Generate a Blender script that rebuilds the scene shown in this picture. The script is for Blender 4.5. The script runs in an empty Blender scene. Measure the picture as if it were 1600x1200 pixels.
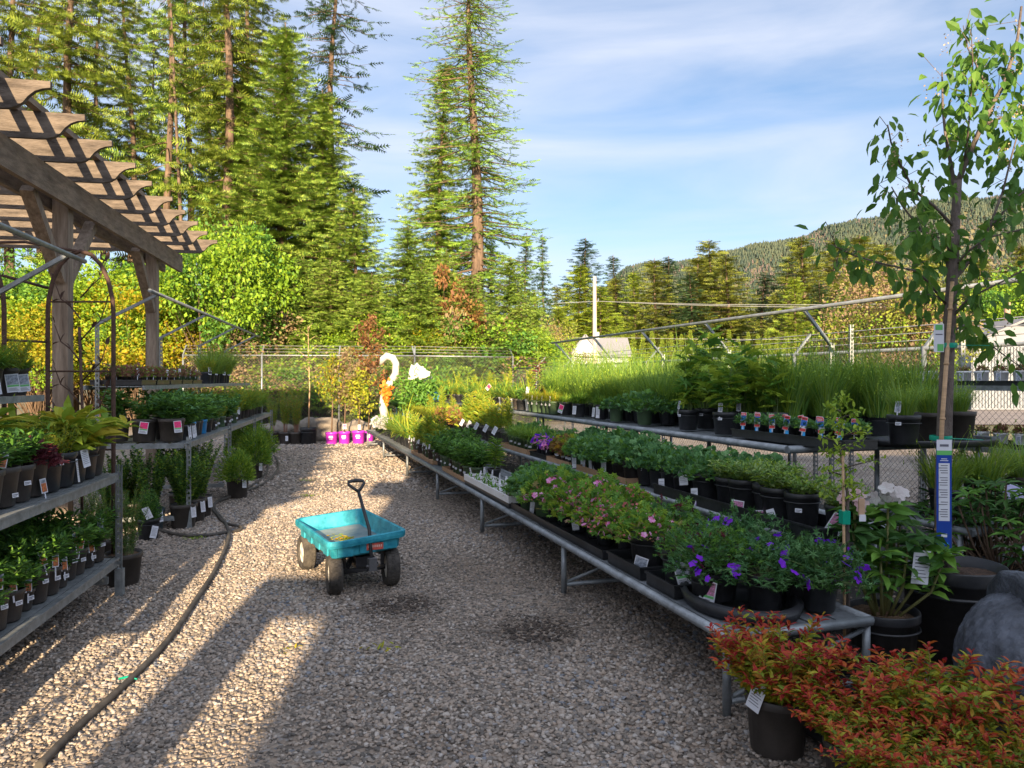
import bpy, math, random
import numpy as np
from mathutils import Vector, Matrix
S = bpy.context.scene; COL = S.collection
rng = np.random.default_rng(11); random.seed(11)
PI = math.pi
FPX, EYE, HZ = 1155.0, 1.6, 594.0          # focal length in photo pixels, eye height, horizon row

def at(x, y, Y): return np.array([(x-800)*Y/FPX, Y, EYE-(y-HZ)*Y/FPX])
def gnd(x, y, z=0.0):
    Y = FPX*(EYE-z)/(y-HZ); return np.array([(x-800)*Y/FPX, Y, z])

# ------------------------------------------------------------------ mesh building
class MB:
    def __init__(s): s.V = []; s.G = []; s.n = 0
    def add(s, V, F, m=0, sm=False):
        V = np.asarray(V, float).reshape(-1, 3)
        if isinstance(F, np.ndarray): s.G.append((F+s.n, m, sm))
        else:
            by = {}
            for f in F: by.setdefault(len(f), []).append(f)
            for k in by: s.G.append((np.array(by[k], int)+s.n, m, sm))
        s.V.append(V); s.n += len(V)
    def mesh(s, name, mats):
        me = bpy.data.meshes.new(name)
        V = np.concatenate(s.V)
        tot = np.concatenate([np.full(len(f), f.shape[1], np.int32) for f, m, q in s.G])
        idx = np.concatenate([f.reshape(-1) for f, m, q in s.G]).astype(np.int32)
        mi = np.concatenate([np.full(len(f), m, np.int32) for f, m, q in s.G])
        sm = np.concatenate([np.full(len(f), q, bool) for f, m, q in s.G])
        st = np.concatenate([[0], np.cumsum(tot)[:-1]]).astype(np.int32)
        me.vertices.add(len(V)); me.vertices.foreach_set('co', V.reshape(-1).astype(np.float32))
        me.loops.add(len(idx)); me.loops.foreach_set('vertex_index', idx)
        me.polygons.add(len(tot)); me.polygons.foreach_set('loop_start', st)
        for m in (mats if isinstance(mats, (list, tuple)) else [mats]): me.materials.append(m)
        me.polygons.foreach_set('material_index', mi)
        me.polygons.foreach_set('use_smooth', sm)
        me.update(calc_edges=True); me.validate()
        return me
    # --- primitives
    def box(s, c, d, m=0, R=None):
        x, y, z = d[0]/2, d[1]/2, d[2]/2
        V = np.array([(-x,-y,-z),(x,-y,-z),(x,y,-z),(-x,y,-z),(-x,-y,z),(x,-y,z),(x,y,z),(-x,y,z)])
        if R is not None: V = V @ np.asarray(R).T
        s.add(V+np.asarray(c), np.array([(0,3,2,1),(4,5,6,7),(0,1,5,4),(1,2,6,5),(2,3,7,6),(3,0,4,7)]), m)
    def bar(s, a, b, w, h, m=0, up=(0,0,1)):
        a = np.asarray(a, float); b = np.asarray(b, float); d = b-a; L = np.linalg.norm(d); d = d/L
        u = np.asarray(up, float)
        if abs(d @ u) > .98: u = np.array([1.0, 0, 0])
        y = np.cross(u, d); y /= np.linalg.norm(y); z = np.cross(d, y)
        s.box((a+b)/2, (L, w, h), m, np.stack([d, y, z], 1))
    def tube(s, pts, r, n=8, m=0, cap=True, sm=True):
        P = np.asarray(pts, float); k = len(P)
        r = np.full(k, r, float) if np.isscalar(r) else np.asarray(r, float)
        T = np.gradient(P, axis=0); T /= np.linalg.norm(T, axis=1)[:, None]+1e-12
        u = np.array([0, 0, 1.0]) if abs(T[0, 2]) < .9 else np.array([1.0, 0, 0])
        X = np.cross(T[0], u); X /= np.linalg.norm(X)
        a = np.arange(n)*2*PI/n; rings = []
        for i in range(k):
            X = X-(X @ T[i])*T[i]; X /= np.linalg.norm(X)+1e-12
            Y = np.cross(T[i], X)
            rings.append(P[i]+r[i]*(np.cos(a)[:, None]*X+np.sin(a)[:, None]*Y))
        V = np.concatenate(rings); F = []
        for i in range(k-1):
            j = np.arange(n); q = (j+1) % n
            F.append(np.stack([i*n+j, i*n+q, (i+1)*n+q, (i+1)*n+j], 1))
        s.add(V, np.concatenate(F), m, sm)
        if cap:
            s.G.append((np.array([list(range(n))[::-1]])+s.n-len(V), m, False))
            s.G.append((np.array([[(k-1)*n+j for j in range(n)]])+s.n-len(V), m, False))
    def lathe(s, prof, n=20, c=(0,0,0), m=0, sm=True, R=None):
        P = np.asarray(prof, float); a = np.arange(n)*2*PI/n
        V = np.stack([P[:, 0:1]*np.cos(a), P[:, 0:1]*np.sin(a), np.repeat(P[:, 1:2], n, 1)], 2).reshape(-1, 3)
        if R is not None: V = V @ np.asarray(R).T
        F = []; j = np.arange(n); q = (j+1) % n
        for i in range(len(P)-1): F.append(np.stack([i*n+j, i*n+q, (i+1)*n+q, (i+1)*n+j], 1))
        s.add(V+np.asarray(c), np.concatenate(F), m, sm)
    def prism(s, poly, fr, th, m=0):
        """poly 2-D outline in the frame fr = (origin, ex, ey, ez), extruded by th along ez (both ways)"""
        o, ex, ey, ez = [np.asarray(q, float) for q in fr]; p = np.asarray(poly, float); n = len(p)
        B = o+p[:, :1]*ex+p[:, 1:]*ey
        V = np.concatenate([B-ez*th/2, B+ez*th/2])
        F = [tuple(range(n))[::-1], tuple(range(n, 2*n))]+[(i, (i+1) % n, n+(i+1) % n, n+i) for i in range(n)]
        s.add(V, F, m)

def rotz(a): c, q = math.cos(a), math.sin(a); return np.array([(c,-q,0),(q,c,0),(0,0,1.0)])
def rotx(a): c, q = math.cos(a), math.sin(a); return np.array([(1.0,0,0),(0,c,-q),(0,q,c)])
def roty(a): c, q = math.cos(a), math.sin(a); return np.array([(c,0,q),(0,1.0,0),(-q,0,c)])

# ------------------------------------------------------------------ objects
def ob(name, me, parent=None, loc=None, rz=0, sc=None):
    o = bpy.data.objects.new(name, me); COL.objects.link(o)
    if parent is not None: o.parent = parent
    if loc is not None: o.location = tuple(loc)
    if rz: o.rotation_euler = (0, 0, rz)
    if sc is not None: o.scale = (sc, sc, sc) if np.isscalar(sc) else tuple(sc)
    return o
USED = {}
def tag(o, label, cat, group=None):
    w = label.split()
    for cut in ('its', 'the', 'the', 'a', 'the', 'of'):
        if len(w) > 16 and cut in w: w.remove(cut)
    if len(w) > 16: print('LONG LABEL', label)
    label = ' '.join(w)
    if label in USED: print('SAME LABEL', label)
    USED[label] = 1
    o['label'] = label; o['category'] = cat
    if group: o['group'] = group
    return o
def thing(name, label, cat, loc=(0,0,0), rz=0, sc=None, group=None):
    return tag(ob(name, None, None, loc, rz, sc), label, cat, group)
def setting(name, me, kind='structure'):
    o = ob(name, me); o['kind'] = kind; return o
ORD = ['nearest','second','third','fourth','fifth','sixth','seventh','eighth','ninth','tenth','eleventh','twelfth','thirteenth',
       'fourteenth','fifteenth','sixteenth','seventeenth','eighteenth','nineteenth','twentieth']+['%s' % w for w in
       'twenty-first twenty-second twenty-third twenty-fourth twenty-fifth twenty-sixth twenty-seventh twenty-eighth twenty-ninth thirtieth thirty-first thirty-second thirty-third thirty-fourth thirty-fifth thirty-sixth thirty-seventh thirty-eighth thirty-ninth fortieth forty-first forty-second forty-third forty-fourth forty-fifth'.split()]

# ------------------------------------------------------------------ materials
def newmat(name):
    m = bpy.data.materials.new(name); m.use_nodes = True
    nt = m.node_tree; nt.nodes.clear()
    out = nt.nodes.new('ShaderNodeOutputMaterial'); return m, nt, out
def ramp(nt, stops):
    r = nt.nodes.new('ShaderNodeValToRGB'); e = r.color_ramp.elements
    while len(e) < len(stops): e.new(.5)
    for q, (p, c) in zip(e, stops): q.position = p; q.color = (*c, 1)
    return r
def sc3(c, k): return tuple(min(1, x*k) for x in c)
def mat(name, col, rough=.6, var=.25, scale=6, bump=.0, metal=0, col2=None, stretch=None, spec=.4, bscale=None):
    m, nt, out = newmat(name); N = nt.nodes; L = nt.links
    b = N.new('ShaderNodeBsdfPrincipled'); L.new(b.outputs[0], out.inputs[0])
    b.inputs['Roughness'].default_value = rough; b.inputs['Metallic'].default_value = metal
    b.inputs['Specular IOR Level'].default_value = spec
    tc = N.new('ShaderNodeTexCoord'); mp = N.new('ShaderNodeMapping'); L.new(tc.outputs['Object'], mp.inputs[0])
    if stretch: mp.inputs['Scale'].default_value = stretch
    n = N.new('ShaderNodeTexNoise'); n.inputs['Scale'].default_value = scale; n.inputs['Detail'].default_value = 6
    n.inputs['Roughness'].default_value = .65
    L.new(mp.outputs[0], n.inputs['Vector'])
    r = ramp(nt, [(.3, sc3(col, 1-var)), (.7, col2 or sc3(col, 1+var))]); L.new(n.outputs['Fac'], r.inputs[0])
    L.new(r.outputs[0], b.inputs['Base Color'])
    if bump:
        n2 = N.new('ShaderNodeTexNoise'); n2.inputs['Scale'].default_value = bscale or scale*5; n2.inputs['Detail'].default_value = 5
        L.new(mp.outputs[0], n2.inputs['Vector'])
        bp = N.new('ShaderNodeBump'); bp.inputs['Strength'].default_value = bump; bp.inputs['Distance'].default_value = .02
        L.new(n2.outputs['Fac'], bp.inputs['Height']); L.new(bp.outputs[0], b.inputs['Normal'])
    return m
def leafmat(name, stops, trans=.3, rough=.55, bright=1.25):
    """each leaf (mesh island) takes its own tint from the ramp; light passes through the blade"""
    m, nt, out = newmat(name); N = nt.nodes; L = nt.links
    g = N.new('ShaderNodeNewGeometry'); oi = N.new('ShaderNodeObjectInfo')
    ad = N.new('ShaderNodeMath'); ad.operation = 'MULTIPLY_ADD'; ad.inputs[1].default_value = .3; ad.inputs[2].default_value = -.15
    L.new(oi.outputs['Random'], ad.inputs[0])
    a2 = N.new('ShaderNodeMath'); a2.operation = 'ADD'; a2.use_clamp = True
    L.new(g.outputs['Random Per Island'], a2.inputs[0]); L.new(ad.outputs[0], a2.inputs[1])
    k = len(stops); r = ramp(nt, [(i/(k-1) if k > 1 else 0, c) for i, c in enumerate(stops)])
    L.new(a2.outputs[0], r.inputs[0])
    b = N.new('ShaderNodeBsdfPrincipled'); b.inputs['Roughness'].default_value = rough; b.inputs['Specular IOR Level'].default_value = .3
    L.new(r.outputs[0], b.inputs['Base Color'])
    t = N.new('ShaderNodeBsdfTranslucent'); hs = N.new('ShaderNodeHueSaturation'); hs.inputs['Value'].default_value = bright
    hs.inputs['Hue'].default_value = .485
    L.new(r.outputs[0], hs.inputs['Color']); L.new(hs.outputs[0], t.inputs[0])
    mx = N.new('ShaderNodeMixShader'); mx.inputs[0].default_value = trans
    L.new(b.outputs[0], mx.inputs[1]); L.new(t.outputs[0], mx.inputs[2]); L.new(mx.outputs[0], out.inputs[0])
    return m

M = {}
M['wood'] = mat('weathered_timber', (.20,.145,.105), .8, .45, 3, .5, col2=(.30,.235,.18), stretch=(6,6,.7), bscale=14)
M['wood_h'] = mat('weathered_rafter', (.085,.066,.052), .85, .45, 3, .6, col2=(.175,.14,.112), stretch=(.7,6,6), bscale=14)
M['wood_y'] = mat('weathered_beam', (.17,.125,.09), .8, .45, 3, .5, col2=(.27,.205,.15), stretch=(6,.7,6), bscale=14)
M['galv'] = mat('galvanised_steel', (.23,.25,.265), .5, .35, 9, .1, .5, bscale=60)
M['galv_dull'] = mat('dull_galvanised_steel', (.22,.235,.24), .55, .35, 14, .15, .35, bscale=50)
M['deck'] = mat('weathered_bench_deck', (.17,.185,.20), .7, .35, 8, .2, .1, stretch=(2,2,2))
M['rust'] = mat('rusty_iron', (.085,.048,.035), .8, .5, 12, .3, .2)
M['black'] = mat('black_plastic', (.018,.019,.022), .42, .5, 7, .06, spec=.45, col2=(.035,.036,.04))
M['brownpot'] = mat('faded_black_plastic', (.05,.042,.037), .5, .4, 6, .05)
M['green'] = mat('green_plastic', (.06,.10,.05), .45, .2, 5)
M['blue'] = mat('blue_plastic', (.02,.22,.5), .4, .15, 5)
M['purple'] = mat('purple_plastic', (.42,.03,.42), .4, .12, 5)
M['whitep'] = mat('white_plastic', (.60,.60,.60), .5, .08, 8)
M['soil'] = mat('potting_soil', (.05,.032,.022), .95, .6, 40, 1.0, col2=(.12,.07,.045), bscale=120)
M['bark'] = mat('bark_mulch', (.16,.095,.055), .95, .5, 50, 1.0, col2=(.3,.19,.11), bscale=90)
M['kraft'] = mat('brown_cardboard', (.34,.21,.12), .85, .2, 8)
M['paper'] = mat('white_card', (.60,.61,.66), .6, .04, 8)
M['ink'] = mat('grey_print', (.12,.12,.15), .7, .1, 8)
M['picpink'] = mat('printed_pink_flowers', (.05,.14,.05), .4, .1, 90, col2=(.75,.2,.5))
M['picpurple'] = mat('printed_purple_flowers', (.08,.10,.10), .4, .1, 60, col2=(.45,.25,.75))
M['picrose'] = mat('printed_red_rose', (.72,.03,.16), .4, .35, 60)
M['picorange'] = mat('printed_orange_flowers', (.10,.08,.05), .4, .1, 70, col2=(.85,.22,.06))
M['picdark'] = mat('printed_dark_picture', (.03,.03,.04), .4, .1, 60, col2=(.45,.5,.6))
M['redprint'] = mat('red_print', (.62,.04,.04), .4, .1, 8)
M['blueprint'] = mat('blue_print', (.02,.11,.42), .4, .3, 40)
M['cyan'] = mat('light_blue_print', (.03,.35,.75), .4, .1, 8)
M['greenprint'] = mat('green_print', (.12,.42,.12), .4, .1, 8)
M['tape'] = mat('green_tie_tape', (.0,.28,.18), .4, .1, 8)
M['bamboo'] = mat('bamboo_cane', (.42,.27,.15), .6, .25, 5, stretch=(1,1,12))
M['trunk'] = mat('young_bark', (.10,.078,.068), .85, .4, 18, .5, stretch=(1,1,.5), col2=(.17,.135,.115))
M['pinebark'] = mat('conifer_bark', (.085,.058,.042), .95, .5, 3, .9, stretch=(3,3,.6), col2=(.20,.135,.095), bscale=9)
M['twig'] = mat('brown_twigs', (.13,.085,.055), .9, .3, 5)
M['stem'] = mat('green_stems', (.13,.19,.06), .7, .3, 5)
M['redstem'] = mat('reddish_stems', (.22,.10,.06), .7, .3, 5)
M['rubber'] = mat('dusty_tyre_rubber', (.035,.032,.030), .85, .4, 14, .3, col2=(.10,.088,.075), bscale=70)
M['teal'] = mat('turquoise_plastic', (.0,.21,.31), .5, .3, 11, .05, col2=(.05,.38,.47))
M['dust'] = mat('dusty_wagon_floor', (.10,.19,.22), .9, .25, 4, col2=(.26,.29,.28))
M['blackmetal'] = mat('black_painted_steel', (.022,.022,.024), .45, .3, 9)
M['greymetal'] = mat('grey_steel', (.12,.12,.125), .55, .3, 9, metal=.5)
M['hub'] = mat('white_wheel_hub', (.62,.58,.52), .5, .1, 9)
M['hose'] = mat('dusty_hose_rubber', (.05,.045,.04), .7, .4, 9, col2=(.11,.095,.08))
M['stone'] = mat('boulder', (.15,.125,.105), .9, .3, 5, .8, col2=(.26,.225,.19), bscale=18)
M['fish'] = mat('grey_cast_stone', (.040,.043,.050), .6, .5, 7, .5, col2=(.095,.105,.13), bscale=45)
M['wire'] = mat('galvanised_wire', (.33,.34,.34), .5, .15, 3, metal=.5)
M['mesh'] = mat('weathered_chain_link', (.13,.13,.125), .7, .2, 3)
M['orangefl'] = mat('orange_petals', (.62,.16,.01), .6, .2, 20)

LF = {}
LF['fir'] = leafmat('fir_needles', [(.060,.125,.02),(.12,.215,.028),(.205,.305,.04),(.30,.39,.06)], .14)
LF['firdark'] = leafmat('dark_fir_needles', [(.022,.058,.024),(.042,.09,.03),(.075,.13,.038)], .25)
LF['larch'] = leafmat('larch_needles', [(.09,.20,.022),(.16,.29,.03),(.25,.38,.045)], .2)
LF['pine'] = leafmat('pine_needles', [(.08,.125,.02),(.155,.22,.028),(.255,.31,.04)], .14)
LF['cedar'] = leafmat('golden_cedar_sprays', [(.10,.17,.015),(.17,.245,.02),(.26,.31,.026)], .12)
LF['olive'] = leafmat('olive_fir_needles', [(.085,.12,.018),(.16,.19,.026),(.25,.265,.036)], .12)
LF['maple'] = leafmat('bright_green_leaves', [(.09,.19,.014),(.17,.29,.018),(.27,.37,.022)], .25)
LF['yellow'] = leafmat('yellow_leaves', [(.22,.28,.015),(.36,.34,.018),(.45,.27,.02)], .45)
LF['rustleaf'] = leafmat('rust_red_leaves', [(.15,.07,.035),(.24,.11,.045),(.28,.18,.05)], .35)
LF['pinkleaf'] = leafmat('pinkish_brown_leaves', [(.20,.14,.08),(.32,.22,.13),(.26,.26,.07)], .35)
LF['mid'] = leafmat('mid_green_leaves', [(.06,.16,.025),(.10,.235,.034),(.16,.31,.042)])
LF['deep'] = leafmat('deep_green_leaves', [(.026,.08,.018),(.045,.12,.026),(.075,.165,.034)])
LF['bluegreen'] = leafmat('blue_green_leaves', [(.05,.14,.05),(.10,.24,.085),(.18,.34,.13)])
LF['lime'] = leafmat('lime_leaves', [(.12,.22,.02),(.20,.32,.03),(.30,.40,.04)])
LF['gold'] = leafmat('golden_leaves', [(.22,.27,.02),(.34,.37,.03),(.42,.36,.03)])
LF['varieg'] = leafmat('pale_variegated_leaves', [(.09,.20,.045),(.17,.29,.07),(.33,.42,.17)])
LF['red'] = leafmat('red_spirea_tips', [(.28,.016,.018),(.40,.05,.022),(.46,.15,.022)])
LF['amber'] = leafmat('amber_spirea_leaves', [(.36,.17,.02),(.38,.30,.02),(.30,.34,.025),(.18,.26,.025),(.13,.20,.025)])
LF['heuch'] = leafmat('brown_heuchera_leaves', [(.13,.05,.03),(.24,.12,.05),(.25,.20,.05)])
LF['burg'] = leafmat('dark_burgundy_leaves', [(.05,.012,.018),(.10,.02,.03),(.14,.03,.035)])
LF['sedum'] = leafmat('pink_green_sedum', [(.22,.10,.07),(.30,.14,.09),(.16,.20,.05)])
LF['grey'] = leafmat('lavender_foliage', [(.12,.23,.06),(.19,.32,.07),(.28,.40,.09)])
LF['pink'] = leafmat('pink_petals', [(.60,.13,.36),(.74,.26,.54),(.80,.45,.68)], .4)
LF['calyx'] = leafmat('rosy_buds', [(.40,.10,.10),(.52,.17,.15)], .3)
LF['violet'] = leafmat('violet_petals', [(.20,.02,.62),(.30,.03,.75)], .4)
LF['white'] = leafmat('white_petals', [(.58,.52,.51),(.68,.66,.65)], .35, bright=1.0)
LF['lilac'] = leafmat('lilac_petals', [(.48,.45,.70),(.62,.60,.80)], .35, bright=1.0)
LF['dry'] = leafmat('dry_flower_sprays', [(.42,.30,.18),(.55,.42,.28)], .3)
LF['rose'] = leafmat('deep_rose_petals', [(.65,.03,.2),(.75,.10,.3)], .3)

# ------------------------------------------------------------------ leaves
def T(vs, fs): return np.array(vs, float), np.array(fs, int)
LANCE = T([(0,0,0),(.3,.42,.06),(.3,0,0),(.3,-.42,.06),(.68,.36,.02),(.68,0,-.05),(.68,-.36,.02),(1,0,-.18)],
          [(0,2,1),(0,3,2),(1,2,5),(1,5,4),(2,3,6),(2,6,5),(4,5,7),(5,6,7)])
DIAM = T([(0,0,0),(.5,.5,.07),(1,0,-.05),(.5,-.5,.07)], [(0,2,1),(0,3,2)])
def _palm(k, deep, spread=2.2):
    V = [(0,0,0),(.42,0,-.05)]; n = 2*k+1
    for i in range(n):
        a = -spread+2*spread*i/(n-1); r = .58 if i % 2 == 1 else deep
        if i in (0, n-1): r = .25
        V.append((.42+r*math.cos(a), r*math.sin(a), .06 if i % 2 == 0 else -.04))
    return T(V, [(1, 2+i, 3+i) for i in range(n-1)]+[(0, 2, 1), (0, 1, n+1)])
PALM = _palm(5, .34); CUT = _palm(5, .16, 2.3); STAR = _palm(5, .27, 2.2); ROUND = _palm(4, .50)
def _frond(n, w, tip):
    V = []; Fq = []
    for i in range(n):
        t = i/n
        for sg in (1, -1):
            k = len(V); V += [(t,0,0),(t+.8/n,0,0),(t+tip, sg*w*(1-.55*t), -.05+.03*sg*((i*7) % 3-1))]; Fq.append((k, k+1, k+2))
    k = len(V); V += [(.85,.05,0),(.85,-.05,0),(1.2,0,-.04)]; Fq.append((k, k+1, k+2))
    return T(V, Fq)
FROND = _frond(5, .34, .26); WISP = _frond(6, .16, .22); FAN = _frond(4, .42, .38)
def _flower(k, w):
    V = []; Fq = []
    for i in range(k):
        a = 2*PI*i/k; d = np.array([math.cos(a), math.sin(a)]); q = np.array([-d[1], d[0]])
        j = len(V); V += [(0,0,0), (*(.55*d+w*q), .14), (*(.97*d+.5*w*q), .10), (*(.97*d-.5*w*q), .10), (*(.55*d-w*q), .14), (*(.6*d), .05)]; Fq += [(j, j+5, j+1), (j+1, j+5, j+2), (j+2, j+5, j+3), (j+3, j+5, j+4), (j, j+4, j+5)]
    V = np.array(V, float); return V[:, [2, 0, 1]], np.array(Fq)     # faces along +x
FLOWER = _flower(5, .44); DAISY = _flower(9, .16)

def norm(a): return a/(np.linalg.norm(a, axis=-1, keepdims=True)+1e-12)
def scatter(mb, tpl, P, D, s, m=0, wid=1.0, jit=.5, sm=False):
    V, Fc = tpl; P = np.asarray(P, float); n = len(P)
    if n == 0: return
    D = norm(np.asarray(D, float)); s = np.broadcast_to(np.asarray(s, float), (n,))
    up = np.array([0, 0, 1.0])+rng.normal(0, jit, (n, 3))
    Y = norm(np.cross(up, D)); Z = np.cross(D, Y); R = np.stack([D, Y, Z], 2)
    W = np.einsum('nij,vj->nvi', R, V*np.array([1, wid, 1]))*s[:, None, None]+P[:, None, :]
    k = len(V); Fx = (Fc[None]+(np.arange(n)*k)[:, None, None]).reshape(-1, Fc.shape[1])
    mb.add(W.reshape(-1, 3), Fx, m, sm)
def sph(n, zmin=-1.0):
    z = rng.uniform(zmin, 1, n); a = rng.uniform(0, 2*PI, n); r = np.sqrt(1-z*z)
    return np.stack([r*np.cos(a), r*np.sin(a), z], 1)

# ------------------------------------------------------------------ small plant prototypes (soil level at z = 0)
def P_mound(name, R, Hh, n, tpl, ls, wid, mats, mix=None, flow=None, stems=14, jit=.5, low=-.1, up=.35):
    mb = MB(); d = sph(n, low); r = .45+.55*rng.random(n)**.5
    lump = 1+.18*np.sin(3*np.arctan2(d[:,1], d[:,0])+rng.uniform(0, 6))+.12*np.sin(7*np.arctan2(d[:,1], d[:,0])+rng.uniform(0, 6))
    P = d*r[:, None]*np.array([R, R, Hh])*lump[:, None]; P[:, 2] += .03*Hh
    D = d*np.array([1,1,.6])+np.array([0,0,up])+rng.normal(0, .35, (n, 3))
    s = ls*rng.uniform(.65, 1.25, n)
    pick = rng.random(n); lo = 0
    for i, fr in enumerate(mix or [1.0]):
        k = (pick >= lo) & (pick < lo+fr); lo += fr
        scatter(mb, tpl, P[k], D[k], s[k], i, wid, jit)
    nm = len(mix or [1.0])
    for i in rng.choice(n, min(stems, n), False):
        q = P[i]; mb.tube([q*np.array([.12,.12,0]), q*np.array([.6,.6,.75]), q], [.0035,.003,.0015], 3, nm, False)
    mats = list(mats)+[M['stem']]
    if flow:
        for ft, fs, fn, fm in flow:
            d = sph(fn, .1); q = d*np.array([R, R, Hh])*rng.uniform(.95, 1.15, (fn, 1))
            fd = d+rng.normal(0, .45, (fn, 3))+np.array([-.25,-.35,.1])
            scatter(mb, ft, q, fd, fs*rng.uniform(.8, 1.2, fn), len(mats), 1, 1.0); mats.append(fm)
    return mb.mesh(name, mats)
def P_stems(name, ns, Hh, spread, pitch, tpl, ls, wid, mats, inc=.5, tipfrac=None, r0=.04, sr=.003, sides=1, droop=0, smat=None, bare=.1, taper=.6, flow=None, var=.3, jit=.35):
    mb = MB(); mats = list(mats); nm = len(mats); mats.append(smat or M['stem'])
    tips = []
    for i in range(ns):
        a = rng.uniform(0, 2*PI); rr = r0*math.sqrt(rng.random()); h = Hh*rng.uniform(1-var, 1)
        b = np.array([rr*math.cos(a), rr*math.sin(a), 0]); o = np.array([math.cos(a), math.sin(a), 0])*spread*rng.random()**.5
        t = np.linspace(0, 1, 6)[:, None]
        pts = b+o*t**1.4+np.array([0,0,h])*(t-droop*t**3)+rng.normal(0, .012*Hh, (6, 3))*t
        mb.tube(pts, np.linspace(sr, sr*.4, 6), 3, nm, False)
        k = max(3, int(h/pitch)); tt = np.linspace(bare, 1, k)
        P = np.stack([np.interp(tt, np.linspace(0, 1, 6), pts[:, j]) for j in range(3)], 1)
        sd = norm(np.gradient(pts, axis=0)); Sd = norm(np.stack([np.interp(tt, np.linspace(0, 1, 6), sd[:, j]) for j in range(3)], 1))
        for w in range(sides):
            az = np.arange(k)*2.4+w*2*PI/sides+rng.uniform(0, 6)
            D = np.stack([np.cos(az), np.sin(az), 0*az], 1)*math.cos(inc)+Sd*(math.sin(inc)+.3*tt[:, None]**3)+rng.normal(0, .18, (k, 3))
            s = ls*(1-taper*np.abs(tt-.45)*1.1)*rng.uniform(.75, 1.2, k)
            if tipfrac is None: mi = np.zeros(k, int) if nm == 1 else (rng.random(k)*nm).astype(int)
            else: mi = (tt+rng.normal(0, .12, k) > tipfrac).astype(int)
            for q in range(nm): scatter(mb, tpl, P[mi == q], D[mi == q], s[mi == q], q, wid, jit)
        tips.append(pts[-1])
    if flow:
        ft, fs, fn, fm = flow; tips = np.array(tips)
        q = tips[rng.integers(0, len(tips), fn)]+rng.normal(0, fs*.8, (fn, 3))
        scatter(mb, ft, q, rng.normal(0, .5, (fn, 3))+np.array([-.4,-.7,.3]), fs*rng.uniform(.8, 1.2, fn), len(mats), 1, 1); mats.append(fm)
    return mb.mesh(name, mats)
def P_blades(name, n, L, w, lean, mats, seg=5, r0=.04, heads=None, arch=1.3):
    mb = MB(); nm = len(mats)
    a = rng.uniform(0, 2*PI, n); l = L*rng.uniform(.55, 1, n); e0 = 1.5-rng.random(n)*lean*.6; e1 = e0-arch*lean*rng.uniform(.3, 1, n); l *= 1+.62*(rng.random(n) > .93)
    rr = r0*np.sqrt(rng.random(n)); a2 = a+rng.normal(0, .5, n)
    P = np.stack([rr*np.cos(a2), rr*np.sin(a2), 0*a], 1); side = np.stack([-np.sin(a), np.cos(a), 0*a], 1)
    A = []; tips = None
    for i in range(seg+1):
        t = i/seg; ww = w*(1-t**2.2)*.5+.0006
        A += [P-side*ww, P+side*ww]; tips = P
        e = e0+(e1-e0)*t; P = P+(np.stack([np.cos(a)*np.cos(e), np.sin(a)*np.cos(e), np.sin(e)], 1)*(l/seg)[:, None])
    V = np.stack(A, 1); k = V.shape[1]
    base = np.array([(2*i, 2*i+1, 2*i+3, 2*i+2) for i in range(seg)])
    mi = (rng.random(n)*nm).astype(int)
    for q in range(nm):
        W = V[mi == q]; c = len(W)
        if c: mb.add(W.reshape(-1, 3), (base[None]+(np.arange(c)*k)[:, None, None]).reshape(-1, 4), q, True)
    mats = list(mats)
    if heads:
        tpl, s, fr, hm = heads; kk = rng.random(n) < fr; q = tips[kk]; c = len(q)
        for j in range(4):
            scatter(mb, tpl, q-np.array([0,0,s*.7*j]), rng.normal(0, .5, (c, 3))+np.array([0,0,.8]), s, len(mats), 1, 1)
        mats.append(hm)
    return mb.mesh(name, mats)
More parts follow.
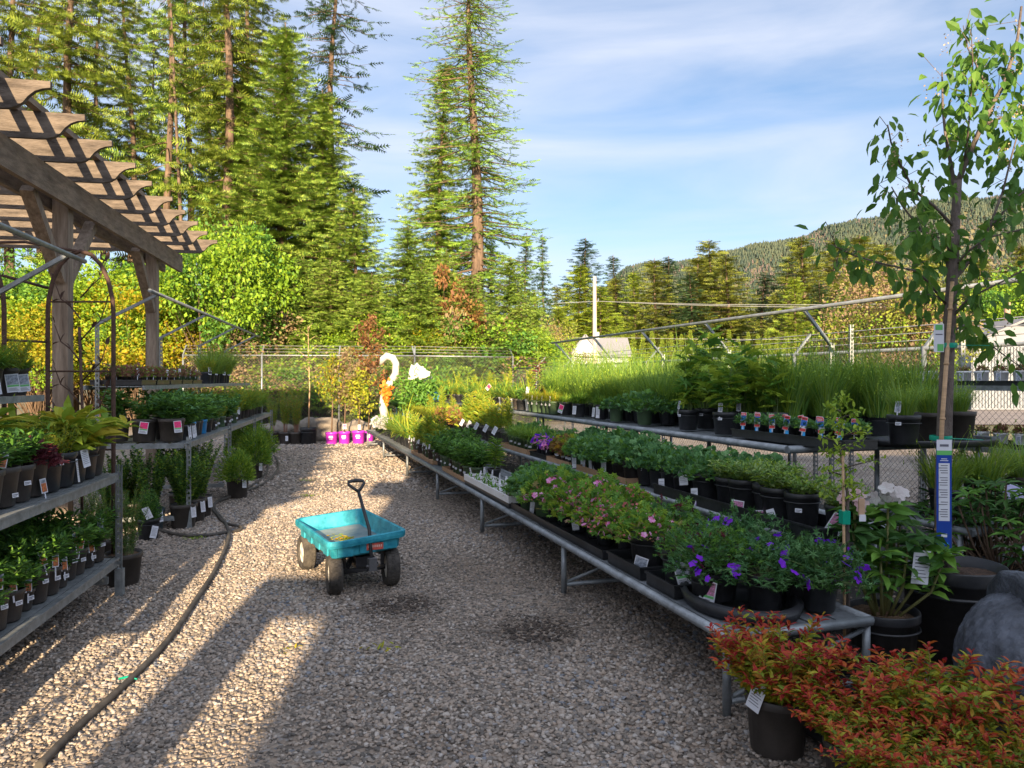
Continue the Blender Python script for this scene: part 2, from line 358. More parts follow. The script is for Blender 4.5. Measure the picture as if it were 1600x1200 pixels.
# ------------------------------------------------------------------ trees
def conifer(name, Hh, base, R, lv, leafm, tpl=FROND, tw=.5, droop=.25, rise=.1, per=6, r0=None, shape=.9, wid=1.0, sparse=0.0, side=None, twn=2, dead=0):
    """trunk + whorls of tapering limbs carrying needle sprays. lv = spacing of whorls"""
    tk = MB(); cr = MB(); r0 = r0 or Hh*.014
    z = np.linspace(0, Hh, 12); wob = np.stack([.012*Hh*np.sin(z*.35+rng.uniform(0,6))*z/Hh, .012*Hh*np.cos(z*.3+rng.uniform(0,6))*z/Hh, z], 1)
    tk.tube(wob, np.maximum(r0*(1-z/Hh*.93), .012), 9, 0)
    PP = []; DD = []; SS = []
    zz = base
    while zz < Hh*.985:
        f = (zz-base)/(Hh-base); L0 = R*(1-f)**shape*(min(1, .55+f*3))+.12
        for b in range(per):
            if rng.random() < sparse: continue
            az = rng.uniform(0, 2*PI); L = L0*rng.uniform(.55, 1.12)
            if side is not None and math.cos(az-side) < rng.uniform(-1.1, -.3): continue
            zb = zz+rng.uniform(-.5, .5)*lv; o = np.array([math.cos(az), math.sin(az), 0])
            t = np.linspace(0, 1, 5)[:, None]
            pts = np.array([np.interp(zb, z, wob[:,0]), np.interp(zb, z, wob[:,1]), zb])+o*L*t+np.array([0,0,1.0])*L*(rise*t+(-droop)*t**1.3+.16*t**3)
            pts += rng.normal(0, .03*L, pts.shape)*t
            tk.tube(pts, np.linspace(max(.006, .018*L), .004, 5), 3, 1, False)
            if rng.random() < dead: continue
            k = max(2, int(L/(tw*.42)))
            tt = np.linspace(.12 if f > .15 else .3, 1, k)
            Q = np.stack([np.interp(tt, np.linspace(0,1,5), pts[:, j]) for j in range(3)], 1)
            lat = np.array([-o[1], o[0], 0])
            for w in range(twn):
                sg = (1, -1)[w % 2]; an = rng.uniform(.35, 1.1, k)
                d = o*np.cos(an)[:, None]+sg*lat*np.sin(an)[:, None]+np.array([0,0,1.0])*rng.normal(-.12, .22, k)[:, None]
                PP.append(Q+rng.normal(0, .03, Q.shape)); DD.append(d); SS.append(tw*rng.uniform(.65, 1.25, k)*(1-.35*tt)*(1-.5*f))
            PP.append(pts[-1:]); DD.append(o[None]+np.array([[0,0,.1]])); SS.append(np.array([tw*(1-.5*f)]))
        zz += lv*(1-.45*f)*rng.uniform(.8, 1.2)
    scatter(cr, tpl, np.concatenate(PP), np.concatenate(DD), np.concatenate(SS), 0, wid, .75)
    return tk.mesh(name+'_trunk', [M['pinebark'], M['twig']]), cr.mesh(name+'_crown', leafm)
def broadleaf(name, Hh, R, base, ncl, nl, ls, leafm, tpl=DIAM, wid=.75, mix=None, flat=1.0):
    """branching stem, leaf clumps round the branch ends, gaps between them"""
    tk = MB(); cr = MB(); tips = []
    for i in range(ncl):
        d = sph(1, -.35)[0]; f = rng.random()**.4
        c = np.array([d[0]*R*f, d[1]*R*f, base+(Hh-base)*(.5+.5*d[2]*f*flat)])
        tips.append(c); st = np.array([rng.normal(0, .05*R), rng.normal(0, .05*R), 0])
        md = st*.5+c*np.array([.35,.35,.5])+rng.normal(0, .05*R, 3)
        tk.tube([st, md, c], [.007*Hh*.6, .005*Hh*.6, .004], 4, 0, False)
    tips = np.array(tips); ci = rng.integers(0, ncl, nl)
    rad = (R*.30*rng.uniform(.6, 1.3, ncl))[ci]
    dd = sph(nl); P = tips[ci]+dd*(rad*rng.random(nl)**.45)[:, None]*np.array([1,1,.75])
    P[:, 2] = np.maximum(P[:, 2], .05)
    D = dd+np.array([0,0,-.1])+rng.normal(0, .5, (nl, 3))
    ms = leafm if isinstance(leafm, list) else [leafm]; mi = (rng.random(ncl)*len(ms)).astype(int)[ci]
    s = ls*rng.uniform(.6, 1.3, nl)
    for q in range(len(ms)): scatter(cr, tpl, P[mi == q], D[mi == q], s[mi == q], q, wid, .8)
    return tk.mesh(name+'_trunk', M['twig']), cr.mesh(name+'_crown', ms)
TP = {}
def tree(kind, label, cat, X, Y, Hh, group=None, rz=None, name='conifer', cw=1.0):
    tk, cr, h0 = TP[kind]; k = Hh/h0
    t = thing(name, label, cat, (X, Y, -.05), rng.uniform(0, 6.3) if rz is None else rz, (k*cw, k*cw, k), group)
    ob('trunk', tk, t); ob('crown', cr, t); return t
TP['fir'] = (*conifer('fir', 14, .3, 2.8, .31, LF['fir'], tw=.42, per=13, droop=.34, wid=1.35, twn=3), 14)
TP['firb'] = (*conifer('fir_loose', 14, .6, 2.4, .36, LF['fir'], tw=.44, per=11, droop=.42, sparse=.1, wid=1.3, twn=3), 14)
TP['small'] = (*conifer('small_fir', 6, .1, 1.9, .22, LF['fir'], tw=.27, per=12, droop=.2, wid=1.35, twn=3), 6)
TP['dark'] = (*conifer('dark_spruce', 12, .5, 2.1, .42, LF['firdark'], tw=.5, per=9, droop=.35, wid=1.3), 12)
TP['tall'] = (*conifer('tall_pine', 26, 7.0, 2.6, .62, LF['pine'], tw=.58, per=7, droop=.55, sparse=.15, wid=1.5, twn=3, r0=.27, shape=.5), 26)
TP['tallb'] = (*conifer('tall_pine_bare', 26, 9.5, 2.3, .75, LF['fir'], tw=.6, per=6, droop=.7, sparse=.15, wid=1.5, twn=3, r0=.22, shape=.45, dead=.2), 26)
TP['darkpine'] = (*conifer('dark_pine', 24, 10, 2.6, .7, LF['firdark'], tw=.8, per=6, droop=.45, sparse=.1, r0=.3, shape=.4, dead=.12), 24)
TP['larch'] = (*conifer('larch', 20, 3.6, 2.7, .42, LF['larch'], tpl=WISP, tw=.5, per=9, droop=.34, rise=.0, sparse=.1, r0=.33, shape=.40, wid=1.4), 20)
TP['cedar'] = (*conifer('cedar', 10, .1, 2.4, .34, LF['cedar'], tpl=FAN, tw=.6, per=9, droop=.1, rise=.25, shape=1.0), 10)
TP['olive'] = (*conifer('olive_fir', 12, .2, 2.7, .42, LF['olive'], tpl=FAN, tw=.7, per=9, droop=.2, shape=.95), 12)
TP['bmaple'] = (*broadleaf('green_bush', 4, 1.9, .2, 54, 17000, .085, [LF['maple'], LF['maple'], LF['mid']]), 4)
TP['byellow'] = (*broadleaf('yellow_bush', 4, 1.8, .2, 54, 17000, .085, [LF['yellow'], LF['maple'], LF['yellow'], LF['gold']]), 4)
TP['brust'] = (*broadleaf('rusty_bush', 4, 1.5, .3, 30, 7000, .12, [LF['rustleaf'], LF['pinkleaf']]), 4)
TP['bpink'] = (*broadleaf('pinkish_tree', 5, 2.3, .5, 54, 11000, .105, [LF['pinkleaf'], LF['pinkleaf'], LF['olive'], LF['maple']]), 5)
TP['bmix'] = (*broadleaf('mixed_bush', 3, 1.6, .1, 34, 7000, .095, [LF['maple'], LF['pinkleaf'], LF['mid'], LF['lime']]), 3)
TP['bthin'] = (*broadleaf('twiggy_bush', 3, 1.5, .1, 70, 6500, .08, [LF['pinkleaf'], LF['lime']]), 3)

def px_tree(kind, x, ytop, Y, label, cat='conifer', name='conifer', group=None, cw=1.0):
    Y = Y+4 if Y < 30 else Y; Hh = EYE+(HZ-ytop)*Y/FPX; return tree(kind, label, cat, (x-800)*Y/FPX, Y, Hh, group, None, name, cw)
G1 = 'tall conifers behind the pergola'
for x, Y, Hh, k, lb in [
    (112, 30, 27, 'tall', 'tall straight pine with a pale trunk just right of the top rafter tips'),
    (60, 36, 25, 'tallb', 'tall sparse pine above the pergola roof at the left edge'),
    (15, 31, 25, 'tall', 'tall pine in the top left corner above the pergola'),
    (158, 38, 26, 'tallb', 'tall thin pine second from the pale trunk above the pergola'),
    (203, 40, 27, 'tall', 'tall dense pine behind the middle rafter tips'),
    (262, 31, 25, 'tallb', 'tall pine with a reddish bare trunk leaning slightly right of the rafters'),
    (296, 33, 26, 'tallb', 'tall pine with a striped dark trunk beside the reddish bare trunk'),
    (352, 30, 27, 'tall', 'tall pine with a pale trunk left of the big green fir'),
    (384, 37, 27, 'tall', 'tall pine half hidden behind the big green fir'),
    (235, 45, 24, 'tall', 'far tall pine deep in the wood behind the pergola'),
    (325, 46, 25, 'darkpine', 'far dark pine between two pale pine trunks')]:
    tree(k, lb, 'pine tree', (x-800)*Y/FPX, Y, Hh, G1, None, 'pine_tree')
t = MB(); t.tube([(0,0,0),(-.15,0,6),(-.75,.2,17)], [.10,.08,.04], 7)
tag(ob('dead_trunk', t.mesh('dead_trunk', M['pinebark']), None, ((292-800)*30/FPX, 30, 0)), 'thin pale leaning dead trunk crossing the reddish pine trunk', 'dead tree')
px_tree('fir', 438, 30, 25, 'big bright green fir rising to the top of the picture', group='firs beyond the yard fence', cw=1.4)
px_tree('fir', 497, 135, 27, 'green fir leaning its slope against the open sky', group='firs beyond the yard fence', cw=1.35)
px_tree('firb', 372, 120, 28, 'loose fir left of the biggest bright green fir', group='firs beyond the yard fence', cw=1.3)
px_tree('darkpine', 522, -160, 33, 'dark high pine with drooping twigs above the fir slope', 'pine tree', 'pine_tree')
px_tree('firb', 688, 92, 29, 'slim fir standing left of the larch trunk', group='firs beyond the yard fence', cw=1.1)
px_tree('larch', 742, -130, 27, 'tall larch with wispy bright green branches and a bare reddish trunk', 'larch tree', 'larch_tree', cw=1.05)
px_tree('small', 560, 292, 24, 'bushy fir at the foot of the fir slope', group='small firs behind the back fence', cw=1.3)
px_tree('small', 632, 352, 24.5, 'small fir in the gap between the tall fir and the larch', group='small firs behind the back fence', cw=1.3)
px_tree('small', 700, 390, 24, 'small fir right under the slim fir beside the larch', group='small firs behind the back fence')
px_tree('small', 792, 400, 25, 'broad small fir right of the larch trunk', group='small firs behind the back fence', cw=1.2)
px_tree('small', 838, 452, 25.5, 'low fir at the right end of the thicket', group='small firs behind the back fence')
px_tree('dark', 766, 372, 40, 'dark spruce peeping out behind the larch', 'spruce', 'spruce')
px_tree('dark', 822, 362, 46, 'dark spire spruce left of the brownish one', 'spruce', 'spruce')
px_tree('dark', 849, 364, 48, 'narrow dark spruce with a thin right side at the sky gap', 'spruce', 'spruce', cw=.7)
for x, yt, Y, cw, lb in [(428, 415, 22.6, 1.25, 'bushy low fir behind the fence above the willow pots'), (520, 405, 22.4, 1.3, 'bushy low fir behind the fence above the purple pots'), (585, 425, 22.2, 1.3, 'bushy low fir behind the fence left of the swan'), (655, 418, 22.6, 1.3, 'bushy low fir behind the fence right of the swan'), (742, 425, 23, 1.35, 'bushy low fir behind the fence under the larch trunk'), (818, 470, 24, 1.4, 'wide low fir at the fence corner'), (300, 430, 24, 1.3, 'low fir behind the far pergola post')]:
    px_tree('small', x, yt, Y, lb, group='small firs behind the back fence', cw=cw)
px_tree('small', 470, 400, 22.5, 'low leafy fir in front of the biggest fir', group='small firs behind the back fence')
px_tree('small', 395, 380, 23.5, 'low fir left of the biggest fir above the pergola end', group='small firs behind the back fence')
for k, x, yt, Y, lb, cat, nm, cw in [
    ('bmaple', 330, 335, 21.0, 'bright green maple bush just right of the pergola end', 'bush', 'maple_bush', .8),
    ('byellow', 215, 425, 21.5, 'yellow lit bush seen under the pergola beam', 'bush', 'yellow_bush', 1.1),
    ('byellow', 300, 455, 22.5, 'orange yellow bush behind the far pergola post', 'bush', 'yellow_bush', 1.0),
    ('bmaple', 150, 400, 23.5, 'light green bush behind the near pergola post', 'bush', 'green_bush', 1.1),
    ('bmaple', 60, 400, 24.0, 'light green bush behind the rusty arch', 'bush', 'green_bush', 1.1),
    ('byellow', 60, 470, 20.5, 'low yellow bush behind the rusty arch', 'bush', 'yellow_bush', 1.2),
    ('bmaple', -40, 420, 22.5, 'light green bush at the far left edge under the pergola', 'bush', 'green_bush', 1.1),
    ('bthin', 420, 492, 22.2, 'pinkish twiggy bush behind the left part of the chain-link fence', 'bush', 'twiggy_bush', 1.3),
    ('bmix', 470, 500, 23.0, 'mixed green and brown bush behind the back fence under the firs', 'bush', 'mixed_bush', 1.2),
    ('bmaple', 530, 498, 23.2, 'yellow green bush behind the back fence above the purple pots', 'bush', 'green_bush', 1.0),
    ('bmaple', 600, 478, 23.5, 'leafy green bush behind the white swan planter', 'bush', 'green_bush', 1.0),
    ('byellow', 655, 490, 23.2, 'yellow green bush right of the swan planter', 'bush', 'yellow_bush', .9),
    ('brust', 712, 408, 23.4, 'rust red bush glowing under the larch', 'bush', 'rust_bush', .55),
    ('bmaple', 715, 500, 22.8, 'bright bush under the rust red one', 'bush', 'green_bush', 1.0),
    ('bmix', 770, 495, 23.6, 'mixed green bush behind the far end of the benches', 'bush', 'mixed_bush', 1.2),
    ('bmaple', 830, 505, 24.5, 'green bush at the fence corner left of the roofed house', 'bush', 'green_bush', .9),
    ('bpink', 862, 500, 27, 'reddish brown bush left of the small house', 'bush', 'rust_bush', .8),
    ('bpink', 1395, 415, 24, 'pinkish brown leafy tree right of the young trunk behind the fence', 'tree', 'leafy_tree', 1.0),
    ('bpink', 1425, 462, 23, 'lower pinkish brown tree hugging the young trunk', 'tree', 'leafy_tree', 1.0),
    ('bmaple', 1590, 415, 50, 'bright yellow green tree above the grey shed', 'tree', 'leafy_tree', .9)]:
    px_tree(k, x, yt, Y, lb, cat, nm, cw=cw)
for i, (k, x, yt, Y, cw, lb) in enumerate([('bthin', 395, 545, 21.6, 1.5, 'twiggy brush at the left end of the chain-link fence'), ('bmix', 440, 556, 21.8, 1.6, 'low brush behind the chain-link fence above the willow pots'), ('bthin', 500, 548, 21.7, 1.6, 'brown brush behind the fence right of the slim pale stem'),
    ('bmix', 545, 552, 22, 1.6, 'low brush behind the fence above the purple pots'), ('bthin', 580, 545, 22.3, 1.6, 'brown brush behind the fence beside the swan neck'), ('bmix', 640, 556, 23, 1.7, 'low brush behind the fence right of the swan'), ('bthin', 700, 556, 24, 1.7, 'brush behind the fence in the middle of the back row'), ('bmix', 760, 560, 25, 1.8, 'low brush behind the fence near the right corner'), ('bthin', 805, 562, 25.5, 1.6, 'twiggy brush in the fence corner')]):
    px_tree(k, x, yt, Y, lb, 'bush', 'bush', 'brush behind the back fence', cw)
for k, x, yt, Y, lb, cw in [
    ('cedar', 903, 412, 50, 'golden cedar left of the utility pole', 1.0),
    ('dark', 916, 372, 62, 'tall dark spruce peak behind the golden cedar', 1.15),
    ('cedar', 938, 446, 49, 'golden cedar right of the utility pole', 1.0),
    ('dark', 961, 398, 66, 'slim bluish spruce against the hill foot', .9),
    ('olive', 966, 432, 60, 'olive fir below the slim bluish spruce', 1.0),
    ('cedar', 993, 422, 56, 'narrow golden cedar left of the dark olive pair', .8),
    ('olive', 1026, 402, 55, 'brownish fir with a ragged top left of the dark fir', 1.0),
    ('dark', 1047, 400, 56, 'dark broad fir in the middle of the far trees', 1.15),
    ('olive', 1090, 400, 60, 'olive fir left of the tallest far tree', 1.0),
    ('olive', 1110, 374, 62, 'tallest olive fir of the far group', 1.0),
    ('olive', 1140, 396, 58, 'olive fir at the right end of the far group', 1.15),
    ('dark', 1078, 425, 57, 'low dark fir in front of the far olive firs', 1.2),
    ('dark', 1192, 425, 62, 'dark shaded fir left of the pale narrow fir', 1.3),
    ('olive', 1212, 455, 50, 'pale narrow fir in front of the dark firs', .7),
    ('dark', 1228, 398, 66, 'dark fir rising behind the pale narrow one', 1.2),
    ('olive', 1258, 368, 58, 'big yellow brown fir left of the young tree', 1.0),
    ('cedar', 1243, 432, 48, 'yellow green fir below the big yellow brown one', .8),
    ('olive', 1300, 372, 60, 'yellow brown fir near the young tree', 1.0),
    ('dark', 1283, 440, 52, 'low dark fir under the yellow brown firs', 1.2),
    ('olive', 1342, 365, 62, 'yellow brown fir behind the young tree twigs', 1.1),
    ('olive', 1385, 380, 64, 'yellow brown fir close left of the young trunk', 1.1),
    ('fir', 1318, 445, 46, 'bluish green fir beside the pinkish tree', 1.0),
    ('olive', 1450, 395, 66, 'yellow brown fir seen through the young tree', 1.1),
    ('olive', 1535, 400, 66, 'yellow brown fir right of the young trunk above the shed', 1.1),
    ('olive', 1590, 380, 60, 'yellow brown fir at the right edge above the shed', 1.0),
    ('dark', 1500, 430, 64, 'dark fir between the trunk and the shed', 1.1),
    ('cedar', 875, 480, 46, 'low golden cedar at the left end of the far row', 1.1),
    ('olive', 868, 445, 70, 'brown fir between the sky gap and the golden cedar', .8),
    ('dark', 885, 440, 75, 'far dark fir behind the golden cedar', 1.0)]:
    px_tree(k, x, yt, Y*2.3, lb, 'conifer', 'conifer', 'far conifers beyond the lot', cw*1.6)
for i, x in enumerate(range(884, 1250, 15)):
    yt = (520, 514, 524, 517)[i % 4]+(0 if x > 905 else 0)
    px_tree('cedar', x, yt, 99, 'clipped golden hedge cedar, %s from the left in the low hedge row' % (ORD[i] if i else 'first'), 'hedge cedar', 'hedge_cedar', 'low golden hedge row', .55)

# ------------------------------------------------------------------ terrain, road, sky
g = MB(); g.add([(-3000,-300,-.06),(3000,-300,-.06),(3000,4000,-.06),(-3000,4000,-.06)], [(0,1,2,3)])
setting('ground', g.mesh('ground', mat('dry_grass_ground', (.16,.15,.07), .95, .4, .25, .3, col2=(.26,.22,.12), bscale=8)))
g = MB(); g.add([(9,27,-.02),(90,27,-.02),(90,115,-.02),(-4,115,-.02),(-1,40,-.02)], [(0,1,2,3,4)])
setting('road', g.mesh('road', mat('pale_paved_lot', (.22,.185,.165), .9, .15, .6, .2, col2=(.28,.24,.22))))
# wooded hill
nx, ny = 90, 40; xs = np.linspace(-500, 1900, nx); ys = np.linspace(1000, 2300, ny)
HXp = np.array([-500, 60, 200, 234, 441, 571, 766, 883, 1039, 1400, 1900.]); HZp = np.array([8, 30, 200, 228, 258, 292, 342, 368, 384, 425, 380.])
def hill_z(X, Y):
    px = X/Y*1500; f = np.clip((Y-1000)/520, 0, 1); s = f*f*(3-2*f)*np.where(Y > 1520, 1-.25*np.clip((Y-1520)/780, 0, 1), 1)
    b = np.interp(px, HXp, HZp)
    return s*(b+4*np.sin(px*.031+Y*.004)+3*np.sin(px*.09+1.3)*np.cos(Y*.02))*np.maximum(Y, 1000)/1520-2
XX, YY = np.meshgrid(xs, ys); V = np.stack([XX, YY, hill_z(XX, YY)], 2).reshape(-1, 3)
ij = np.array([(j*nx+i, j*nx+i+1, (j+1)*nx+i+1, (j+1)*nx+i) for j in range(ny-1) for i in range(nx-1)])
g = MB(); g.add(V, ij, 0, True)
setting('hills', g.mesh('hills', mat('wooded_slope_floor', (.10,.115,.05), .95, .4, .02, 0, col2=(.20,.17,.09))))
n = 70000; X = rng.uniform(-300, 1700, n); Y = rng.uniform(1040, 1640, n); Z = hill_z(X, Y); ok = Z > 6; X, Y, Z = X[ok], Y[ok], Z[ok]; n = len(X)
clump = np.sin(X*.017)*np.cos(Y*.021)+np.sin(X*.047+2)*.6+rng.normal(0, .5, n)
h = rng.uniform(6, 12, n)*(1+.15*clump); w = h*rng.uniform(.16, .26, n)
cone = []; fc = []
for ring, (zz, rr) in enumerate([(.12, 1.0), (.55, .35), (.45, .75), (1.0, 0.02)]):
    for a in range(6): cone.append((rr*math.cos(a*PI/3+ring*.5)*(1+.35*(a % 2)), rr*math.sin(a*PI/3+ring*.5)*(1+.35*(a % 2)), zz-.08*(a % 2)*(ring % 2 == 0)))
for r0_ in (0, 2):
    for a in range(6): fc.append((r0_*6+a, r0_*6+(a+1) % 6, (r0_+1)*6+(a+1) % 6, (r0_+1)*6+a))
cone = np.array(cone); fc = np.array(fc)
g = MB(); col = (clump+rng.normal(0, .4, n) > .1).astype(int)+((clump < -.9) & (rng.random(n) < .5)).astype(int)*2
col = np.clip(col, 0, 2)
for q in range(3):
    k = np.where(col == q)[0]
    W = cone[None]*np.stack([w[k], w[k], h[k]], 1)[:, None, :]+np.stack([X[k], Y[k], Z[k]], 1)[:, None, :]
    # one island per tree: join the tiers by index offset
    g.add(W.reshape(-1, 3), (fc[None]+(np.arange(len(k))*24)[:, None, None]).reshape(-1, 4), q)
o = setting('distant_forest', g.mesh('distant_forest', [leafmat('far_firs', [(.020,.038,.03),(.038,.06,.04)], 0), leafmat('far_firs_light', [(.045,.066,.04),(.07,.085,.05)], 0), leafmat('far_bare_trees', [(.09,.075,.065),(.13,.10,.085)], 0)]), 'stuff')  # distance haze put into the fir colours as a bluish tint

# small house, grey shed, utility pole
siding = mat('white_siding', (.42,.435,.45), .7, .08, 3); roofm = mat('grey_roof', (.20,.20,.21), .8, .2, 6); darkwin = mat('dark_window', (.03,.035,.04), .2, .2, 3)
c = at(915, 560, 97); hs = thing('house', 'small white house with a grey gable roof behind the utility pole', 'house', (c[0], 92, 0))
b = MB(); b.box((1.3, 3.4, 2.25), (7.0, 7, 4.5)); b.prism([(-1.9,4.6),(1.9,4.6),(0,7.0)], ((-.6,-.48,0),(1,0,0),(0,0,1),(0,1,0)), .3); ob('wall', b.mesh('house_wall', siding), hs)
b = MB(); b.bar((-2.7,-.1,4.5),(-.6,-.1,7.2),1.6,.2); b.bar((1.6,-.1,4.5),(-.6,-.1,7.2),1.6,.2); b.add([(-.6,-.7,4.5),(5.2,-.7,4.5),(5.2,3,6.9),(-.6,3,6.9),(-.6,-.7,4.62),(5.2,-.7,4.62),(5.2,3,7.02),(-.6,3,7.02)], [(0,3,2,1),(4,5,6,7),(0,1,5,4),(1,2,6,5),(2,3,7,6),(3,0,4,7)])
ob('roof', b.mesh('house_roof', roofm), hs)
for x in (.1, 2.4):
    b = MB(); b.box((x, -.54, 3.2), (.9, .08, 1.1)); ob('window', b.mesh('house_window', darkwin), hs)
b = MB(); b.box((-.2, -1.6, 1.2), (4.2, 2.2, 2.4)); ob('porch', b.mesh('house_porch', siding), hs)
shedm = mat('ribbed_metal', (.20,.22,.25), .5, .08, 3, metal=.3)
c = at(1518, 560, 40); sh = thing('shed', 'grey ribbed metal shed with a low gable roof at the right edge', 'shed', (c[0], 40, 0))
b = MB(); b.box((5, 4, 1.85), (10, 8, 3.7)); b.prism([(0,3.7),(10,3.7),(10,4.4),(2.4,4.75)], ((0,.1,0),(1,0,0),(0,0,1),(0,1,0)), .2)
for i in range(60): b.box((.08+i*.17, -.03, 1.75), (.06, .06, 3.3))
ob('wall', b.mesh('shed_wall', shedm), sh)
b = MB(); b.bar((-.4,3.5,3.62),(2.4,3.5,4.85),9,.12); b.bar((2.4,3.5,4.85),(10.4,3.5,4.45),9,.12); ob('roof', b.mesh('shed_roof', roofm), sh)
b = MB(); b.tube([(2.6,1,4.7),(2.6,1,5.9)], .16, 10); ob('chimney', b.mesh('shed_chimney', mat('rusty_flue', (.35,.22,.16), .7)), sh)
c = at(929, 432, 75); up = thing('utility_pole', 'pale wooden utility pole in front of the golden cedars', 'utility pole', (c[0], 75, 0))
b = MB(); b.tube([(0,0,0),(.02,0,5),(0,0,c[2])], [.26,.22,.17], 10); ob('pole', b.mesh('utility_pole', mat('pale_pole_wood', (.45,.36,.30), .9, .2, 3, stretch=(3,3,.5))), up)
b = MB(); b.box((.22,-.28,6.1), (.4,.3,.7)); ob('meter_box', b.mesh('meter_box', M['galv']), up)
b = MB(); b.tube([(0,-.1,9.5),(.35,-.1,9.6),(.35,-.1,9.9)], [.04,.05,.06], 6); ob('insulator', b.mesh('insulator', M['galv']), up)
def wire(label, pts, r, name='power_line'):
    P = []
    for a, q in zip(pts[:-1], pts[1:]):
        for t in np.linspace(0, 1, 12)[:-1]: P.append(np.array(a)*(1-t)+np.array(q)*t-np.array([0,0,.5*4*t*(1-t)*np.linalg.norm(np.array(q)-np.array(a))/40]))
    P.append(np.array(pts[-1])); b = MB(); b.tube(P, r, 5, 0, False); tag(ob(name, b.mesh(name, M['wire'])), label, 'cable')
p0 = (c[0]+.35, 74.9, 9.6)
wire('upper pale cable passing the utility pole above the hedge', [(-30, 80, 9.9), p0, (48, 62, 8.6)], .022)
wire('second cable just under the upper one right of the pole', [p0, (48, 62.5, 8.2)], .022)
wire('thin lower cable low across the golden cedars', [(-20, 84, 6.3), (c[0], 75, 6.0), (52, 66, 6.2)], .016)

# gravel yard: base sheet + loose pebbles
gm, nt, out = newmat('gravel_base'); N = nt.nodes; L = nt.links
bs = N.new('ShaderNodeBsdfPrincipled'); L.new(bs.outputs[0], out.inputs[0]); bs.inputs['Roughness'].default_value = .9
tc = N.new('ShaderNodeTexCoord'); vo = N.new('ShaderNodeTexVoronoi'); vo.inputs['Scale'].default_value = 42; L.new(tc.outputs['Object'], vo.inputs['Vector'])
sp = N.new('ShaderNodeSeparateColor'); L.new(vo.outputs['Color'], sp.inputs[0])
PEB = [(0,(.095,.083,.073)),(.25,(.21,.18,.152)),(.5,(.31,.258,.212)),(.72,(.38,.30,.235)),(.9,(.47,.42,.37)),(1,(.17,.185,.215))]
r = ramp(nt, PEB); L.new(sp.outputs[0], r.inputs[0])
no = N.new('ShaderNodeTexNoise'); no.inputs['Scale'].default_value = .9; no.inputs['Detail'].default_value = 4; L.new(tc.outputs['Object'], no.inputs['Vector'])
r2 = ramp(nt, [(.35,(.55,.5,.45)),(.6,(.8,.78,.75))]); L.new(no.outputs['Fac'], r2.inputs[0])
mx = N.new('ShaderNodeMix'); mx.data_type = 'RGBA'; mx.blend_type = 'MULTIPLY'; mx.inputs[0].default_value = 1
L.new(r.outputs[0], mx.inputs[6]); L.new(r2.outputs[0], mx.inputs[7]); L.new(mx.outputs[2], bs.inputs['Base Color'])
bp = N.new('ShaderNodeBump'); bp.inputs['Strength'].default_value = .9; bp.inputs['Distance'].default_value = .012; bp.invert = True
L.new(vo.outputs['Distance'], bp.inputs['Height']); L.new(bp.outputs[0], bs.inputs['Normal'])
g = MB(); g.add([(-14,-14,0),(12,-14,0),(12,30,0),(-14,30,0)], [(0,1,2,3)])
setting('gravel_yard', g.mesh('gravel_yard', gm))
pm, nt, out = newmat('pebbles'); N = nt.nodes; L = nt.links
bs = N.new('ShaderNodeBsdfPrincipled'); L.new(bs.outputs[0], out.inputs[0]); bs.inputs['Roughness'].default_value = .75
at_ = N.new('ShaderNodeAttribute'); at_.attribute_name = 'tint'; at_.attribute_type = 'INSTANCER'
r = ramp(nt, PEB); L.new(at_.outputs['Fac'], r.inputs[0])
tc = N.new('ShaderNodeTexCoord'); no = N.new('ShaderNodeTexNoise'); no.inputs['Scale'].default_value = 2.5; no.inputs['Detail'].default_value = 4; L.new(tc.outputs['Object'], no.inputs['Vector'])
r2 = ramp(nt, [(.3,(.72,.70,.68)),(.7,(1,1,1))]); L.new(no.outputs['Fac'], r2.inputs[0])
wt = N.new('ShaderNodeAttribute'); wt.attribute_name = 'wet_and_shade'; wt.attribute_type = 'INSTANCER'
mx = N.new('ShaderNodeMix'); mx.data_type = 'RGBA'; mx.blend_type = 'MULTIPLY'; mx.inputs[0].default_value = 1
L.new(r.outputs[0], mx.inputs[6]); L.new(r2.outputs[0], mx.inputs[7])
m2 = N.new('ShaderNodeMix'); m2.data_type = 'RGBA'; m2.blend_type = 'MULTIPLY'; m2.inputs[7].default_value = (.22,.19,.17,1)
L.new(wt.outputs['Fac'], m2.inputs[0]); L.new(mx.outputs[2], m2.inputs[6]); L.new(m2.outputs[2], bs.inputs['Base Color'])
def zone(n, x0, x1, y0, y1, s0, s1):
    P = np.stack([rng.uniform(x0, x1, n), rng.uniform(y0, y1, n)], 1)
    return P, np.exp(rng.uniform(math.log(s0), math.log(s1), n))
Z_ = [zone(64000, -3.3, 2.2, 2.6, 6.2, .005, .0150), zone(46000, -4.6, 1.6, 6.2, 10.5, .006, .0172), zone(38000, -8, 1.5, 10.5, 23.6, .013, .030), zone(12000, 1.5, 6, 2.6, 11, .010, .022), zone(9000, -6.5, -3.2, 2.8, 10.5, .010, .022)]
P = np.concatenate([q[0] for q in Z_]); sz = np.concatenate([q[1] for q in Z_]); n = len(P)
pn = np.sin(P[:,0]*2.1+1.7*np.sin(P[:,1]*.9))+np.sin(P[:,1]*1.7+1.3*np.sin(P[:,0]*1.4+2))+.6*np.sin(P[:,0]*5.3+P[:,1]*3.1)
keep = rng.random(n) < np.clip(.92+.22*pn, .35, 1); P = P[keep]; sz = sz[keep]*(1+.10*pn[keep]); pn = pn[keep]; n = len(P)
def blob(cx, cy, rx, ry): return np.exp(-(((P[:,0]-cx)/rx)**2+((P[:,1]-cy)/ry)**2)*1.6)
a_, b_ = gnd(628, 945), gnd(838, 985)
